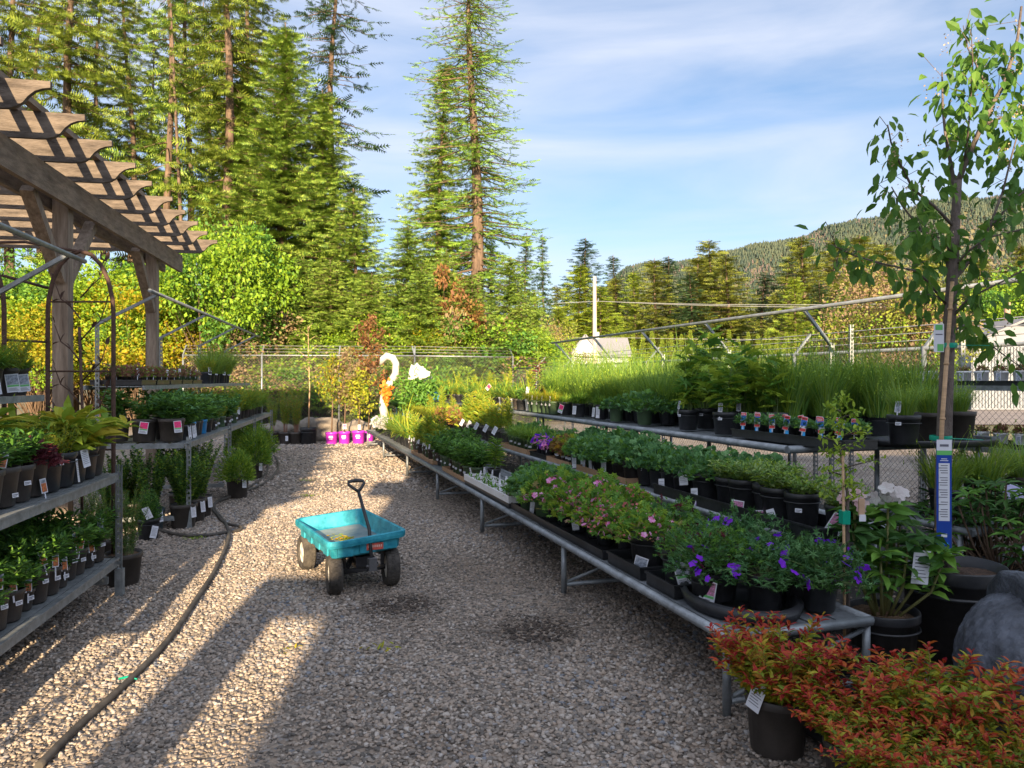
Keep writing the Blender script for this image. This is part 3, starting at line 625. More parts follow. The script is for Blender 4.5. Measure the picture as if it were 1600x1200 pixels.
wet_and_shade = np.clip(1.9*np.maximum(blob(a_[0], a_[1], .30, .28), blob(b_[0], b_[1], .30, .33))+rng.normal(0, .22, n), 0, 1)
wet_and_shade *= (np.maximum(blob(a_[0], a_[1], .45, .45), blob(b_[0], b_[1], .45, .5)) > .12)
under = np.clip((P[:,0]-(2.0-.3155*P[:,1]))/.8, 0, 1)*.8*(P[:,1] < 9)  # shade beneath the benches, painted in as darker pebbles
wet_and_shade = np.clip(wet_and_shade+under*rng.random(n), 0, 1)
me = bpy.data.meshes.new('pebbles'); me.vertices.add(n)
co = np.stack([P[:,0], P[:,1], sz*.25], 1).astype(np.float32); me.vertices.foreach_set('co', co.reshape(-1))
for nm, vals in (('sz', sz), ('tint', np.clip(rng.random(n)*.92+.05*pn+.04, 0, 1)), ('wet_and_shade', wet_and_shade)):
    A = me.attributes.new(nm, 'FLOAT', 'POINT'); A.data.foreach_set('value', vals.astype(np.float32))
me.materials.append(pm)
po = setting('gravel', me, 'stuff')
ng = bpy.data.node_groups.new('scatter_pebbles', 'GeometryNodeTree')
ng.interface.new_socket('Geometry', in_out='INPUT', socket_type='NodeSocketGeometry'); ng.interface.new_socket('Geometry', in_out='OUTPUT', socket_type='NodeSocketGeometry')
N = ng.nodes; L = ng.links; gi = N.new('NodeGroupInput'); go = N.new('NodeGroupOutput')
ic = N.new('GeometryNodeMeshIcoSphere'); ic.inputs['Radius'].default_value = 1; ic.inputs['Subdivisions'].default_value = 2
ss = N.new('GeometryNodeSetShadeSmooth'); L.new(ic.outputs[0], ss.inputs[0])
nz = N.new('ShaderNodeTexNoise'); nz.inputs['Scale'].default_value = .9; vm = N.new('ShaderNodeVectorMath'); vm.operation = 'SUBTRACT'; vm.inputs[1].default_value = (.5,.5,.5); L.new(nz.outputs['Color'], vm.inputs[0])
v2 = N.new('ShaderNodeVectorMath'); v2.operation = 'SCALE'; v2.inputs['Scale'].default_value = 1.5; L.new(vm.outputs[0], v2.inputs[0])
sp_ = N.new('GeometryNodeSetPosition'); L.new(ss.outputs[0], sp_.inputs[0]); L.new(v2.outputs[0], sp_.inputs['Offset'])
sm_ = N.new('GeometryNodeSetMaterial'); sm_.inputs['Material'].default_value = pm; L.new(sp_.outputs[0], sm_.inputs[0])
ip = N.new('GeometryNodeInstanceOnPoints'); L.new(gi.outputs[0], ip.inputs['Points']); L.new(sm_.outputs[0], ip.inputs['Instance'])
rr = N.new('FunctionNodeRandomValue'); rr.data_type = 'FLOAT_VECTOR'; rr.inputs['Min'].default_value = (-.5,-.5,0); rr.inputs['Max'].default_value = (.5,.5,6.28); L.new(rr.outputs[0], ip.inputs['Rotation'])
na = N.new('GeometryNodeInputNamedAttribute'); na.data_type = 'FLOAT'; na.inputs['Name'].default_value = 'sz'
rs = N.new('FunctionNodeRandomValue'); rs.data_type = 'FLOAT_VECTOR'; rs.inputs['Min'].default_value = (.8,.7,.4); rs.inputs['Max'].default_value = (1.35,1.0,.8)
v3 = N.new('ShaderNodeVectorMath'); v3.operation = 'SCALE'; L.new(rs.outputs[0], v3.inputs[0]); L.new(na.outputs['Attribute'], v3.inputs['Scale']); L.new(v3.outputs[0], ip.inputs['Scale'])
L.new(ip.outputs[0], go.inputs[0])
po.modifiers.new('scatter', 'NODES').node_group = ng

# ------------------------------------------------------------------ camera, sun, sky
AZ, EL = math.atan2(-.075, 1.0), math.radians(14.5)        # light travels along +Y, a touch to the left
ld = np.array([math.sin(AZ)*math.cos(EL), math.cos(AZ)*math.cos(EL), -math.sin(EL)])
cd = bpy.data.cameras.new('camera'); cam = bpy.data.objects.new('camera', cd); COL.objects.link(cam); S.camera = cam
cd.sensor_width = 36; cd.lens = 36*FPX/1600; cd.shift_y = (HZ-600)/1600; cd.clip_end = 9000; cd.clip_start = .05
cam.location = (0, 0, EYE); cam.rotation_euler = (PI/2, 0, 0)
sd = bpy.data.lights.new('sun', 'SUN'); so = bpy.data.objects.new('sun', sd); COL.objects.link(so)
sd.energy = 5.0; sd.angle = math.radians(.5); sd.color = (1, .77, .49)
so.rotation_euler = Vector(ld).to_track_quat('-Z', 'Y').to_euler(); so.location = (0, -20, 30)
W = bpy.data.worlds.new('World'); S.world = W; W.use_nodes = True; nt = W.node_tree; N = nt.nodes; L = nt.links
bg = N['Background']; sk = N.new('ShaderNodeTexSky'); sk.sky_type = 'NISHITA'; sk.sun_disc = False
sk.sun_elevation = EL; sk.sun_rotation = math.atan2(-ld[0], -ld[1]); sk.air_density = 1.0; sk.dust_density = .6; sk.ozone_density = 2.0
bg.inputs['Strength'].default_value = .10
tc = N.new('ShaderNodeTexCoord'); mp = N.new('ShaderNodeMapping'); mp.inputs['Scale'].default_value = (1.2, 1.2, 5.5); mp.inputs['Rotation'].default_value = (.12, .18, .3); L.new(tc.outputs['Generated'], mp.inputs[0])
no = N.new('ShaderNodeTexNoise'); no.inputs['Scale'].default_value = 1.7; no.inputs['Detail'].default_value = 7; no.inputs['Roughness'].default_value = .52; no.inputs['Distortion'].default_value = .5; L.new(mp.outputs[0], no.inputs['Vector'])
cr_ = ramp(nt, [(.28,(0,0,0)),(.72,(1,1,1))]); L.new(no.outputs['Fac'], cr_.inputs[0])
mk = N.new('ShaderNodeMath'); mk.operation = 'MULTIPLY'; mk.inputs[1].default_value = .78; L.new(cr_.outputs[0], mk.inputs[0])
mx = N.new('ShaderNodeMix'); mx.data_type = 'RGBA'; mx.inputs[7].default_value = (2.9, 3.05, 3.5, 1)
tn = N.new('ShaderNodeMix'); tn.data_type = 'RGBA'; tn.blend_type = 'MULTIPLY'; tn.inputs[0].default_value = 1; tn.inputs[7].default_value = (.50, .56, .63, 1); L.new(sk.outputs[0], tn.inputs[6])
L.new(mk.outputs[0], mx.inputs[0]); L.new(tn.outputs[2], mx.inputs[6])
# sky glow added behind the viewer, near the low sun, as fill light
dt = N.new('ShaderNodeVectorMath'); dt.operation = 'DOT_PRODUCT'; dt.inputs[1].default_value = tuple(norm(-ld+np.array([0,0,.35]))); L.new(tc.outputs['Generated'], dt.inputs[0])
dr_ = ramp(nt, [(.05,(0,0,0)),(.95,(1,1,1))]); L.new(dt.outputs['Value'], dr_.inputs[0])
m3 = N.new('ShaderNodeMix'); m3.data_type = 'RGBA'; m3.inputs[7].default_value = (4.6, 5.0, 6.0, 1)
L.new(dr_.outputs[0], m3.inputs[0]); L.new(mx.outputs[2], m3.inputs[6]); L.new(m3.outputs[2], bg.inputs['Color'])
S.view_settings.view_transform = 'Standard'; S.view_settings.look = 'None'; S.view_settings.exposure = 1.68; S.view_settings.gamma = 1
S.render.resolution_x = 1024; S.render.resolution_y = 768
S.cycles.use_denoising = True; S.cycles.max_bounces = 6; S.cycles.transparent_max_bounces = 8
# ------------------------------------------------------------------ frames of the yard
RA = np.array([1.02, 3.5]); RU = np.array([-.301, .954]); RV = np.array([.954, .301])
def R3(u, v, z): q = RA+u*RU+v*RV; return np.array([q[0], q[1], z])
def tierU(v, x):
    c = 2.124+v/.954; Y = c/((x-800)/FPX+.3155); X = c-.3155*Y; return (X-RA[0])*RU[0]+(Y-RA[1])*RU[1]
LU = np.array([-.2, .98]); LV = np.array([-.98, -.2]); L1O = np.array([-2.94, 5.5]); L2O = np.array([-3.5, 7.93])
def L3(o, u, w, z): q = o+u*LU+w*LV; return np.array([q[0], q[1], z])

def finish(root_name, label, cat, o, parts, group=None):
    """parts: list of (name, MB, material) in world coordinates, o = base point"""
    t = thing(root_name, label, cat, o, group=group)
    for nm, mb, m in parts:
        if mb.n == 0: continue
        for i in range(len(mb.V)): mb.V[i] = mb.V[i]-np.asarray(o)
        ob(nm, mb.mesh(root_name+'_'+nm, m), t)
    return t
def slotted(mb, a, z0, z1, w=.045, ex=np.array([1.0,0,0]), ey=np.array([0,1.0,0]), step=.055):
    """angle-iron post with real punched slots: two flanges of rails and rungs"""
    a = np.asarray(a, float)
    for d, nrm in ((ex, ey), (ey, ex)):
        Rm = np.stack([d, nrm, np.array([0,0,1.0])], 1)
        for q in (.006, w-.006): mb.box((*(a[:2]+d[:2]*q), (z0+z1)/2), (.013, .004, z1-z0), 0, Rm)
        for k in range(int((z1-z0)/step)):
            mb.box((*(a[:2]+d[:2]*w/2), z0+(k+.5)*step), (w-.024, .0035, step*.42), 0, Rm)

# ------------------------------------------------------------------ right display benches
def pipe_bench(name, label, v0, v1, z, u0, u1, leg_us, deckmat, tubes=5, foot=True, edge=.026, legv=None):
    o = R3(u0, v0, 0); fr = MB(); dk = MB()
    for v in (v0, v1): fr.tube([R3(u0, v, z), R3(u1, v, z)], edge, 8)
    for u in (u0, u1): fr.tube([R3(u, v0, z-.001), R3(u, v1, z-.001)], edge*.98, 8)
    n = tubes; w = (v1-v0-.06)/n
    for i in range(n):
        v = v0+.03+(i+.5)*w; dk.bar(R3(u0+.03, v, z+.004), R3(u1-.03, v, z+.004), w-.02, .012)
    parts = [('frame', fr, M['galv']), ('deck', dk, deckmat)]
    for u in leg_us:
        for v in (legv or (v0+.01, v1-.01)):
            l = MB(); l.tube([R3(u, v, 0), R3(u, v, z-.01)], .021, 8); parts.append(('leg', l, M['galv']))
        if foot:
            s = MB(); s.tube([R3(u, v0+.03, .07), R3(u, v1-.03, .07)], .017, 8); s.tube([R3(u, v0+.04, .09), R3(u, v1-.03, z-.05)], .012, 6)
            parts.append(('stretcher', s, M['galv']))
    return finish(name, label, 'display bench', o, parts)
LEGS = [0.02, 2.13, 4.46, 6.75, 9.2, 12.1, 14.9]
pipe_bench('display_bench', 'lowest galvanised pipe bench along the right side of the gravel aisle', 0, .84, .38, 0, 15.0, LEGS, M['deck'])
pipe_bench('display_bench', 'middle galvanised bench stepped above the lowest right bench', .9, 1.66, .655, .70, 17.5, [.78, 3.1, 5.6, 8.0, 10.6, 13.6, 17.4], M['deck'], legv=(1.25, 1.6))
pipe_bench('display_bench', 'highest wide right bench with weathered boards carrying tall grasses', 1.78, 3.9, 1.055, 1.85, 19.6, [1.9, 4.4, 7.2, 10.0, 13.4, 16.5, 19.5], M['deck'], 9, False, .032, (2.7, 3.8))
pipe_bench('display_bench', 'low bench at the near end of the wide top bench behind the big tree pot', 2.5, 4.7, .55, .85, 1.75, [.95, 1.65], M['deck'], 6, False)
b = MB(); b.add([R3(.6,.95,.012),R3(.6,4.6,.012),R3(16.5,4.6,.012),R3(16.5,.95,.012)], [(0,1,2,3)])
setting('darkening_ground_cloth', b.mesh('darkening_ground_cloth', mat('black_darkening_cloth', (.02,.02,.021), .85, .4, 3, .3, col2=(.055,.05,.045), bscale=30)))  # black cloth added to deepen the dark beneath the benches
# rack in front of the side fence
rk = MB(); sh1 = MB(); sh2 = MB(); ps = []
for z, m_ in ((.9, sh1), (1.52, sh2)):
    for v in (4.75, 5.3): m_.bar(R3(1.7, v, z), R3(5.2, v, z), .04, .05)
    for i in range(4): m_.bar(R3(1.72, 4.82+i*.14, z+.01), R3(5.18, 4.82+i*.14, z+.01), .10, .012)
parts = [('shelf', sh1, M['galv_dull']), ('shelf', sh2, M['galv_dull'])]
for u in (1.8, 3.4, 5.1):
    p = MB(); slotted(p, R3(u, 4.74, 0), 0, 1.6); parts.append(('post', p, M['galv_dull']))
    p = MB(); slotted(p, R3(u, 5.32, 0), 0, 2.35); parts.append(('post', p, M['galv_dull']))
finish('plant_rack', 'grey two shelf metal rack in front of the side fence at the right edge', 'plant rack', R3(1.7, 4.75, 0), parts)
# overhead pipe on angled arms
pp = MB(); pv, pz = 3.95, 2.45
pp.tube([R3(1.2, pv, pz), R3(tierU(pv, 862), pv, pz)], .022, 8); parts = [('pipe', pp, M['galv'])]
for x in (868, 928, 1003, 1102, 1257):
    u = tierU(pv, x); a = MB(); a.bar(R3(u, pv, pz-.02), R3(u+.05, pv+.42, pz-.42), .035, .035); parts.append(('arm', a, M['galv']))
    a = MB(); slotted(a, R3(u+.05, pv+.42, 0), 0, pz-.40); parts.append(('post', a, M['galv']))
finish('overhead_pipe', 'long galvanised overhead pipe on slanted arms above the tall grasses', 'pipe frame', R3(1.2, pv, 0), parts)

# ------------------------------------------------------------------ chain-link fences
def chain_fence(label, pts, z, dia, step, arm=None, posts=2.4):
    pts = [np.asarray(p, float) for p in pts]; parts = []; rail = MB(); ms = MB(); wr = MB(); o = np.array([*pts[0], 0])
    rd = dia
    for a, b in zip(pts[:-1], pts[1:]):
        Lh = np.linalg.norm(b-a); d = (b-a)/Lh; nn = np.array([-d[1], d[0]])
        P3 = lambda s, zz: np.array([*(a+d*s), zz])
        rail.tube([P3(0, z), P3(Lh, z)], .024, 8)
        k = int(Lh/step); V = []; Fq = []
        for i in range(-int(z/step), k):
            for sg in (0, 1):
                s0, s1 = i*step, i*step+z
                za, zb = .03, z
                if s0 < 0: za = .03-s0; s0 = 0
                if s1 > Lh: zb = z-(s1-Lh); s1 = Lh
                if zb-za < .03: continue
                q0, q1 = (P3(s0, za), P3(s1, zb)) if sg == 0 else (P3(Lh-s0, za), P3(Lh-s1, zb))
                q0[:2] += nn*(.004 if sg else -.004); q1[:2] += nn*(.004 if sg else -.004)
                t = norm(q1-q0); w = np.cross(t, [*nn, 0])*rd; h = np.array([*nn, 0])*rd; j = len(V)
                V += [q0-w-h*.6, q0+w-h*.6, q0+h, q1-w-h*.6, q1+w-h*.6, q1+h]; Fq += [(j,j+1,j+4,j+3),(j+1,j+2,j+5,j+4),(j+2,j,j+3,j+5)]
        ms.add(V, np.array(Fq))
        npost = max(1, round(Lh/posts))
        for i in range(npost+1):
            p = MB(); p.tube([P3(i*Lh/npost, 0), P3(i*Lh/npost, z+.03)], .03, 10)
            if arm is not None: p.bar(P3(i*Lh/npost, z), P3(i*Lh/npost, z+.33)+np.array([*(nn*arm), 0]), .04, .03)
            parts.append(('post', p, M['galv']))
        if arm is not None:
            for f in (.35, .66, .97): wr.tube([P3(0, z+.33*f)+np.array([*(nn*arm*f), 0]), P3(Lh, z+.33*f)+np.array([*(nn*arm*f), 0])], .006, 4)
    parts += [('top_rail', rail, M['galv']), ('mesh_panel', ms, M['mesh'])]
    if wr.n: parts.append(('barbed_wire', wr, M['wire']))
    finish('chain_link_fence', label, 'fence', o, parts)
chain_fence('chain-link fence across the far end of the aisle behind the purple pots', [(-10.5, 23.6), (-3.2, 24.3), R3(21.5, 5.75, 0)[:2]], 2.4, .0018, .09, .3)
f0 = R3(-.6, 5.75, 0)[:2]; f1 = R3(21.5, 5.75, 0)[:2]
chain_fence('chain-link fence with angled barbed wire arms behind the right benches', [f0, f1], 2.0, .0020, .08, -.3)

# ------------------------------------------------------------------ pergola
PD = np.array([-.196, .981, 0]); PW = np.array([.981, .196, 0]); PT = np.array([-3.91, 6.25, 0])
def PG(s, w, z): return PT+PD*s-PW*w+np.array([0,0,z])     # s along the row of tips, w back from the tips
parts = []
tail = [(0,.25),(0,.195),(.06,.185),(.12,.16),(.17,.115),(.21,.06),(.26,.022),(.32,.004),(.40,0),(5.2,0),(5.2,.25)]
for i in range(-15, 10):
    r = MB(); r.prism(tail, (PG(i*.8+rng.normal(0,.012), rng.normal(0,.012), 3.87), -PW, (0,0,1), PD), .045); parts.append(('rafter', r, M['wood_h']))
for w, hh in ((.68, .30), (.97, .30), (4.4, .30)):
    r = MB(); r.box(PG((9*.8+.35-12.3)/2, w, 3.57+hh/2), (.06, 7.55+12.3, hh), 0, np.stack([PW, PD, [0,0,1]], 1)); parts.append(('beam', r, M['wood_y']))
for w in (.40, .60, 1.6, 1.8, 2.8, 3.0, 4.0, 4.2, 5.0):
    r = MB(); r.box(PG((9*.8+.1-12.1)/2, w, 4.125+.03), (.075, 7.3+12.1, .06), 0, np.stack([PW, PD, [0,0,1]], 1)); parts.append(('batten', r, M['wood_y']))
for s in (2.55, 6.25, -1.2, -4.9, -8.6, -12.0):
    for w in (.825, 4.55):
        r = MB(); r.box(PG(s, w, 1.93), (.165, .165, 3.86), 0, np.stack([PW, PD, [0,0,1]], 1)); parts.append(('post', r, M['wood']))
        for sg in (-1, 1):
            if s > 6 and sg > 0: continue
            r = MB(); r.bar(PG(s+sg*.08, w, 2.75), PG(s+sg*.92, w, 3.60), .10, .13, 0, PW); parts.append(('brace', r, M['wood']))
finish('pergola', 'weathered timber pergola with scrolled rafter tails over the left shelves', 'pergola', PG(0, .8, 0), parts)

# ------------------------------------------------------------------ store building with a porch behind the viewer (casts the yard's shade)
b = MB(); b.box((7, -7, 2.3), (14.3, 6, 4.6)); rf = MB(); rf.prism([(-4.0,4.62),(-4.0,4.78),(-7,5.9),(-10,4.78),(-10,4.62)], ((6.9,0,0),(0,1,0),(0,0,1),(1,0,0)), 14.2)
ev = MB(); ev.box((-.58, -4.15, 3.9), (.72, .3, .32)); po_ = MB(); po_.box((-1.08, -3.95, 1.15), (.3, .25, 2.3)); pb = MB(); pb.box((-.68, -3.95, 2.45), (1.1, .25, .22))
finish('store_building', 'pale garden store building with a porch behind the viewer', 'building', (7, -7, 0),
       [('wall', b, siding), ('roof', rf, roofm), ('eave_board', ev, M['wood']), ('porch_post', po_, M['wood']), ('porch_beam', pb, M['wood'])])

# ------------------------------------------------------------------ left shelves
def left_unit(name, label, o, u0, u1, D, tiers, post_us, upper=None, pipe=None, backz=2.2):
    parts = []
    for z in tiers:
        s = MB()
        for w in (.0, D):
            s.bar(L3(o, u0, w, z), L3(o, u1, w, z), .04, .012); s.bar(L3(o, u0, w, z-.03), L3(o, u1, w, z-.03), .02, .055)
        for u in (u0, u1): s.bar(L3(o, u, .02, z-.025), L3(o, u, D-.02, z-.025), .02, .05)
        for i in range(5): s.bar(L3(o, u0+.02, .09+i*(D-.12)/5, z+.002), L3(o, u1-.02, .09+i*(D-.12)/5, z+.002), (D-.1)/5-.03, .01)
        parts.append(('shelf', s, M['galv_dull']))
    if upper:
        z, w0, w1 = upper; s = MB()
        for w in (w0, w1): s.bar(L3(o, u0, w, z), L3(o, u1, w, z), .03, .045)
        for i in range(4): s.bar(L3(o, u0, w0+.08+i*(w1-w0-.1)/4, z+.012), L3(o, u1, w0+.08+i*(w1-w0-.1)/4, z+.012), (w1-w0)/4-.03, .01)
        parts.append(('upper_shelf', s, M['galv_dull']))
    for u in post_us:
        p = MB(); slotted(p, L3(o, u, .0, 0), 0, max(tiers)+.07, .05); parts.append(('post', p, M['galv_dull']))
        f = MB(); f.bar(L3(o, u, .05, .12), L3(o, u, D, .12), .03, .05); f.box(L3(o, u, 0.0, .1)+np.array([.02,.02,0]), (.055,.055,.2), 0, rotz(.2)); parts.append(('foot', f, M['galv_dull']))
        p = MB(); slotted(p, L3(o, u, D, 0), 0, backz, .045); parts.append(('post', p, M['galv_dull']))
        if pipe:
            a = MB(); a.bar(L3(o, u, D, backz-.02), L3(o, u, pipe[0], pipe[1]), .03, .03); parts.append(('arm', a, M['galv']))
    if pipe:
        a = MB(); a.tube([L3(o, u0-.3, pipe[0], pipe[1]), L3(o, u1+.3, pipe[0], pipe[1])], .02, 8); parts.append(('pipe', a, M['galv']))
    finish(name, label, 'shelf unit', L3(o, u0, 0, 0), parts)
left_unit('shelf_unit', 'near left metal shelf unit of two long tiers with punched posts', L1O, -4.2, 0, .85, (.276, .905), (-4.1, -2.05, -.03), (1.47, .5, 1.0), (.32, 2.52), 2.2)
left_unit('shelf_unit', 'far left metal shelf unit holding the rose pots with overhead pipe', L2O, 0, 7.6, .9, (.92,), (.03, 2.55, 5.05, 7.5), (1.52, .42, 1.0), (.28, 2.52), 2.2)

# ------------------------------------------------------------------ pots, tags, foliage prototypes
POT = {}
def pot_proto(k, rt, rb, h, m, top=None, ring=False):
    b = MB(); t = .93
    prof = [(0,.0),(rb*.96,0),(rb,.006),(rt*.94,h*.84),(rt*.985,h*.85),(rt*.985+.002,h*.87),(rt,h*.985),(rt-.003,h),(rt-.009,h-.001),(rt*.93-.006,h*.80)]
    b.lathe(prof, 22, m=0)
    if ring: b.lathe([(rt*.96,h*.70),(rt*.985+.004,h*.71),(rt*.985+.004,h*.73),(rt*.965,h*.74)], 22)
    nr = 7; a = np.arange(18)*2*PI/18; rs = np.linspace(0, rt*.95-.006, nr)
    V = np.stack([rs[:,None]*np.cos(a), rs[:,None]*np.sin(a), h*.88+rng.normal(0, .006, (nr, 18))+.01*(1-(rs/rt)[:,None]**2)], 2).reshape(-1, 3)
    Fq = np.array([(i*18+j, i*18+(j+1) % 18, (i+1)*18+(j+1) % 18, (i+1)*18+j) for i in range(nr-1) for j in range(18)])
    b.add(V, Fq, 1, True)
    POT[k] = (b.mesh('pot_'+k, [m, top or M['soil']]), h*.88, rt, h)
pot_proto('b1', .082, .062, .165, M['black']); pot_proto('b1s', .065, .05, .125, M['black']); pot_proto('b2', .115, .09, .215, M['black'], ring=True)
pot_proto('b5', .15, .12, .27, M['brownpot'], M['bark']); pot_proto('b3', .135, .115, .23, M['black'], ring=True)
pot_proto('br1', .082, .06, .17, M['brownpot']); pot_proto('br1s', .062, .045, .12, M['brownpot']); pot_proto('tall', .075, .055, .21, M['brownpot'])
pot_proto('g1', .085, .066, .17, M['green']); pot_proto('g1s', .07, .053, .14, M['green']); pot_proto('blue', .075, .06, .17, M['blue']); pot_proto('w1', .08, .062, .17, M['whitep'])
pot_proto('pur', .155, .13, .30, M['purple'], M['bark']); pot_proto('b7', .19, .155, .335, M['black'], M['bark'], True); pot_proto('b20', .275, .235, .535, M['black'], M['soil'], True)
pot_proto('teal', .14, .115, .24, mat('slate_plastic', (.05,.075,.085), .5)); pot_proto('whites', .055, .045, .11, M['whitep'])
TAG = {}
def tag_proto(k, w, h, layers, stake=0, nm=None):
    b = MB(); ms = [M['paper']]; b.box((0,0,0), (w, .002, h))
    for (x0, z0, x1, z1, m_) in layers:
        if m_ not in ms: ms.append(m_)
        b.box(((x0+x1)/2*w, -.0016, (z0+z1)/2*h), ((x1-x0)*w, .0014, (z1-z0)*h), ms.index(m_))
    if stake: b.box((0, .001, -h/2-stake/2), (.008, .0018, stake))
    TAG[k] = b.mesh('tag_'+k, ms)
ink = M['ink']
lines = lambda z0, z1, n, x0=-.38, x1=.38: [(x0, z0+(z1-z0)*i/n, x1-.25*((i*7) % 3)/3, z0+(z1-z0)*i/n+.022, ink) for i in range(n)]
for k, m_ in (('pink','picpink'),('purple','picpurple'),('rose','picrose'),('darkpic','picdark')):
    tag_proto(k, .085, .125, [(-.43,-.08,.43,.45,M[m_]), (-.43,-.2,.43,-.1,M['greenprint'])]+lines(-.42,-.24,3))
tag_proto('white', .065, .12, lines(-.3,.4,7)); tag_proto('wtall', .05, .15, lines(-.2,.42,8)); tag_proto('sticker', .04, .024, [(-.4,.05,.4,.2,ink),(-.4,-.25,.2,-.12,ink)])
tag_proto('orange', .042, .085, [(-.38,-.42,.38,.18,M['picorange']),(-.38,.2,.38,.42,M['picdark'])], .06)
tag_proto('dark', .042, .085, [(-.38,-.42,.38,.42,M['picdark'])], .06); tag_proto('wstake', .03, .075, lines(-.1,.4,4), .05)
tag_proto('red', .05, .12, [(-.46,.28,.46,.47,M['redprint']),(-.46,-.12,.46,.27,M['blueprint']),(-.1,-.05,.35,.15,M['cyan']),(-.46,-.47,.46,-.28,M['redprint']),(-.38,.33,.3,.40,M['paper'])], .03)
tag_proto('shield', .03, .034, [(-.5,-.5,.5,.5,M['cyan'])])

FOL = {}
def fol(k, name, cat, *meshes): FOL[k] = (name, cat, meshes)
L_ = LF
fol('geranium', 'potted_geranium', 'potted plant', *[P_mound('geranium_foliage', .22, .17, 400, PALM, .060, 1, [L_['lime'], L_['mid'], L_['pinkleaf']], [.36,.58,.06],
     [(FLOWER,.022,34,L_['pink']), (DIAM,.022,110,L_['calyx'])], 40) for i in range(3)])
fol('cranesbill', 'potted_cranesbill', 'potted plant', *[P_mound('cranesbill_foliage', .22, .17, 560, CUT, .045, 1, [L_['bluegreen'], L_['deep']], [.55,.45], [(FLOWER,.028,15,L_['violet'])], 46) for i in range(2)])
fol('cutleaf', 'potted_cranesbill', 'potted plant', *[P_mound('cutleaf_foliage', .17, .15, 420, CUT, .042, 1, [L_['mid'], L_['bluegreen'], L_['burg']], [.62,.3,.08], None, 36) for i in range(2)])
fol('lobed', 'potted_geranium', 'potted plant', *[P_mound('lobed_foliage', .18, .155, 420, PALM, .052, 1, [L_['bluegreen'], L_['mid']], [.6,.4], None, 24) for i in range(3)])
fol('columbine', 'potted_columbine', 'potted plant', *[P_mound('columbine_foliage', .18, .155, 420, ROUND, .048, 1, [L_['bluegreen'], L_['mid']], [.75,.25], None, 40) for i in range(3)])
fol('varieg', 'potted_phlox', 'potted plant', *[P_stems('variegated_foliage', 34, .15, .12, .012, LANCE, .052, .34, [L_['varieg'], L_['varieg'], L_['lime']], .5, None, .06, .002, 2) for i in range(2)])
fol('lily', 'potted_lily', 'potted plant', *[P_stems('lily_foliage', 4, .52, .05, .016, LANCE, .115, .17, [L_['lime'], L_['gold']], .65, None, .04, .005, 2) for i in range(3)])
fol('lilymid', 'potted_lily', 'potted plant', *[P_stems('lily_foliage_short', 6, .30, .08, .014, LANCE, .085, .26, [L_['lime'], L_['gold'], L_['mid']], .55, None, .05, .004, 2) for i in range(3)])
fol('lilydark', 'potted_lily', 'potted plant', P_stems('tall_lily_foliage', 2, .52, .03, .009, LANCE, .15, .15, [L_['mid'], L_['lime']], .35, None, .02, .008, 2))
fol('daylily', 'potted_daylily', 'potted plant', *[P_blades('daylily_foliage', 60, .52, .020, 1.5, [L_['lime'], L_['gold'], L_['mid']], 6, .05) for i in range(3)])
fol('fine', 'potted_pink', 'potted plant', *[P_blades('fine_foliage', 420, .20, .006, 1.5, [L_['mid'], L_['lime']], 4, .06) for i in range(3)])
fol('amber', 'potted_sedge', 'potted plant', *[P_blades('amber_foliage', 420, .19, .007, 1.4, [L_['gold'], L_['amber'], L_['lime']], 4, .06) for i in range(2)])
fol('grass', 'potted_lavender', 'potted plant', *[P_blades('lavender_foliage', 620, .46, .0048, .80, [L_['grey'], L_['lime'], L_['mid']], 4, .11, (DIAM,.016,.12,L_['lime']), 1.0) for i in range(3)])
fol('lavlow', 'potted_lavender', 'potted plant', *[P_blades('low_lavender_foliage', 460, .34, .0065, 1.0, [L_['grey'], L_['lime']], 4, .10, (DIAM,.014,.1,L_['lime']), 1.0) for i in range(2)])
fol('delph', 'potted_delphinium', 'potted plant', *[P_stems('delphinium_foliage', 5, .74, .20, .052, STAR, .24, 1, [L_['mid'], L_['lime']], .25, None, .05, .007, 1, taper=.6, bare=.2) for i in range(3)])
fol('heuch', 'potted_heuchera', 'potted plant', *[P_mound('heuchera_foliage', .10, .12, 130, PALM, .06, 1, [L_['heuch'], L_['amber']], [.7,.3], None, 16) for i in range(2)])
fol('pansy', 'potted_pansy', 'potted plant', *[P_mound('pansy_foliage', .09, .10, 130, DIAM, .045, .7, [L_['mid']], [1], [(FLOWER,.032,16,L_['pink']), (FLOWER,.032,12,L_['violet'])], 8) for i in range(2)])
fol('sedum', 'potted_sedum', 'potted plant', *[P_mound('sedum_foliage', .065, .07, 240, DIAM, .026, .7, [L_['sedum'], L_['lime']], [.8,.2], None, 8) for i in range(3)])
fol('alyssum', 'potted_candytuft', 'potted plant', *[P_mound('candytuft_foliage', .14, .16, 260, LANCE, .05, .3, [L_['mid']], [1], [(FLOWER,.03,150,L_['white']), (FLOWER,.03,12,L_['lilac'])], 20) for i in range(2)])
fol('hosta', 'potted_hosta', 'potted plant', *[P_stems('hosta_foliage', 13, .27, .20, .045, LANCE, .21, .36, [L_['lime'], L_['gold']], .35, None, .04, .004, 2, droop=.25) for i in range(3)])
fol('goldfine', 'potted_euphorbia', 'potted plant', *[P_stems('golden_foliage', 30, .17, .08, .010, LANCE, .034, .25, [L_['gold'], L_['lime']], .7, None, .06, .002, 2) for i in range(2)])
fol('burg', 'potted_heuchera', 'potted plant', P_mound('burgundy_foliage', .10, .10, 120, PALM, .06, 1, [L_['burg']], [1], None, 10))
fol('green', 'potted_perennial', 'potted plant', *[P_stems('leafy_foliage', 20, .20, .15, .020, LANCE, .095, .34, [L_['mid'], L_['deep'], L_['mid']], .5, None, .04, .003, 2) for i in range(3)])
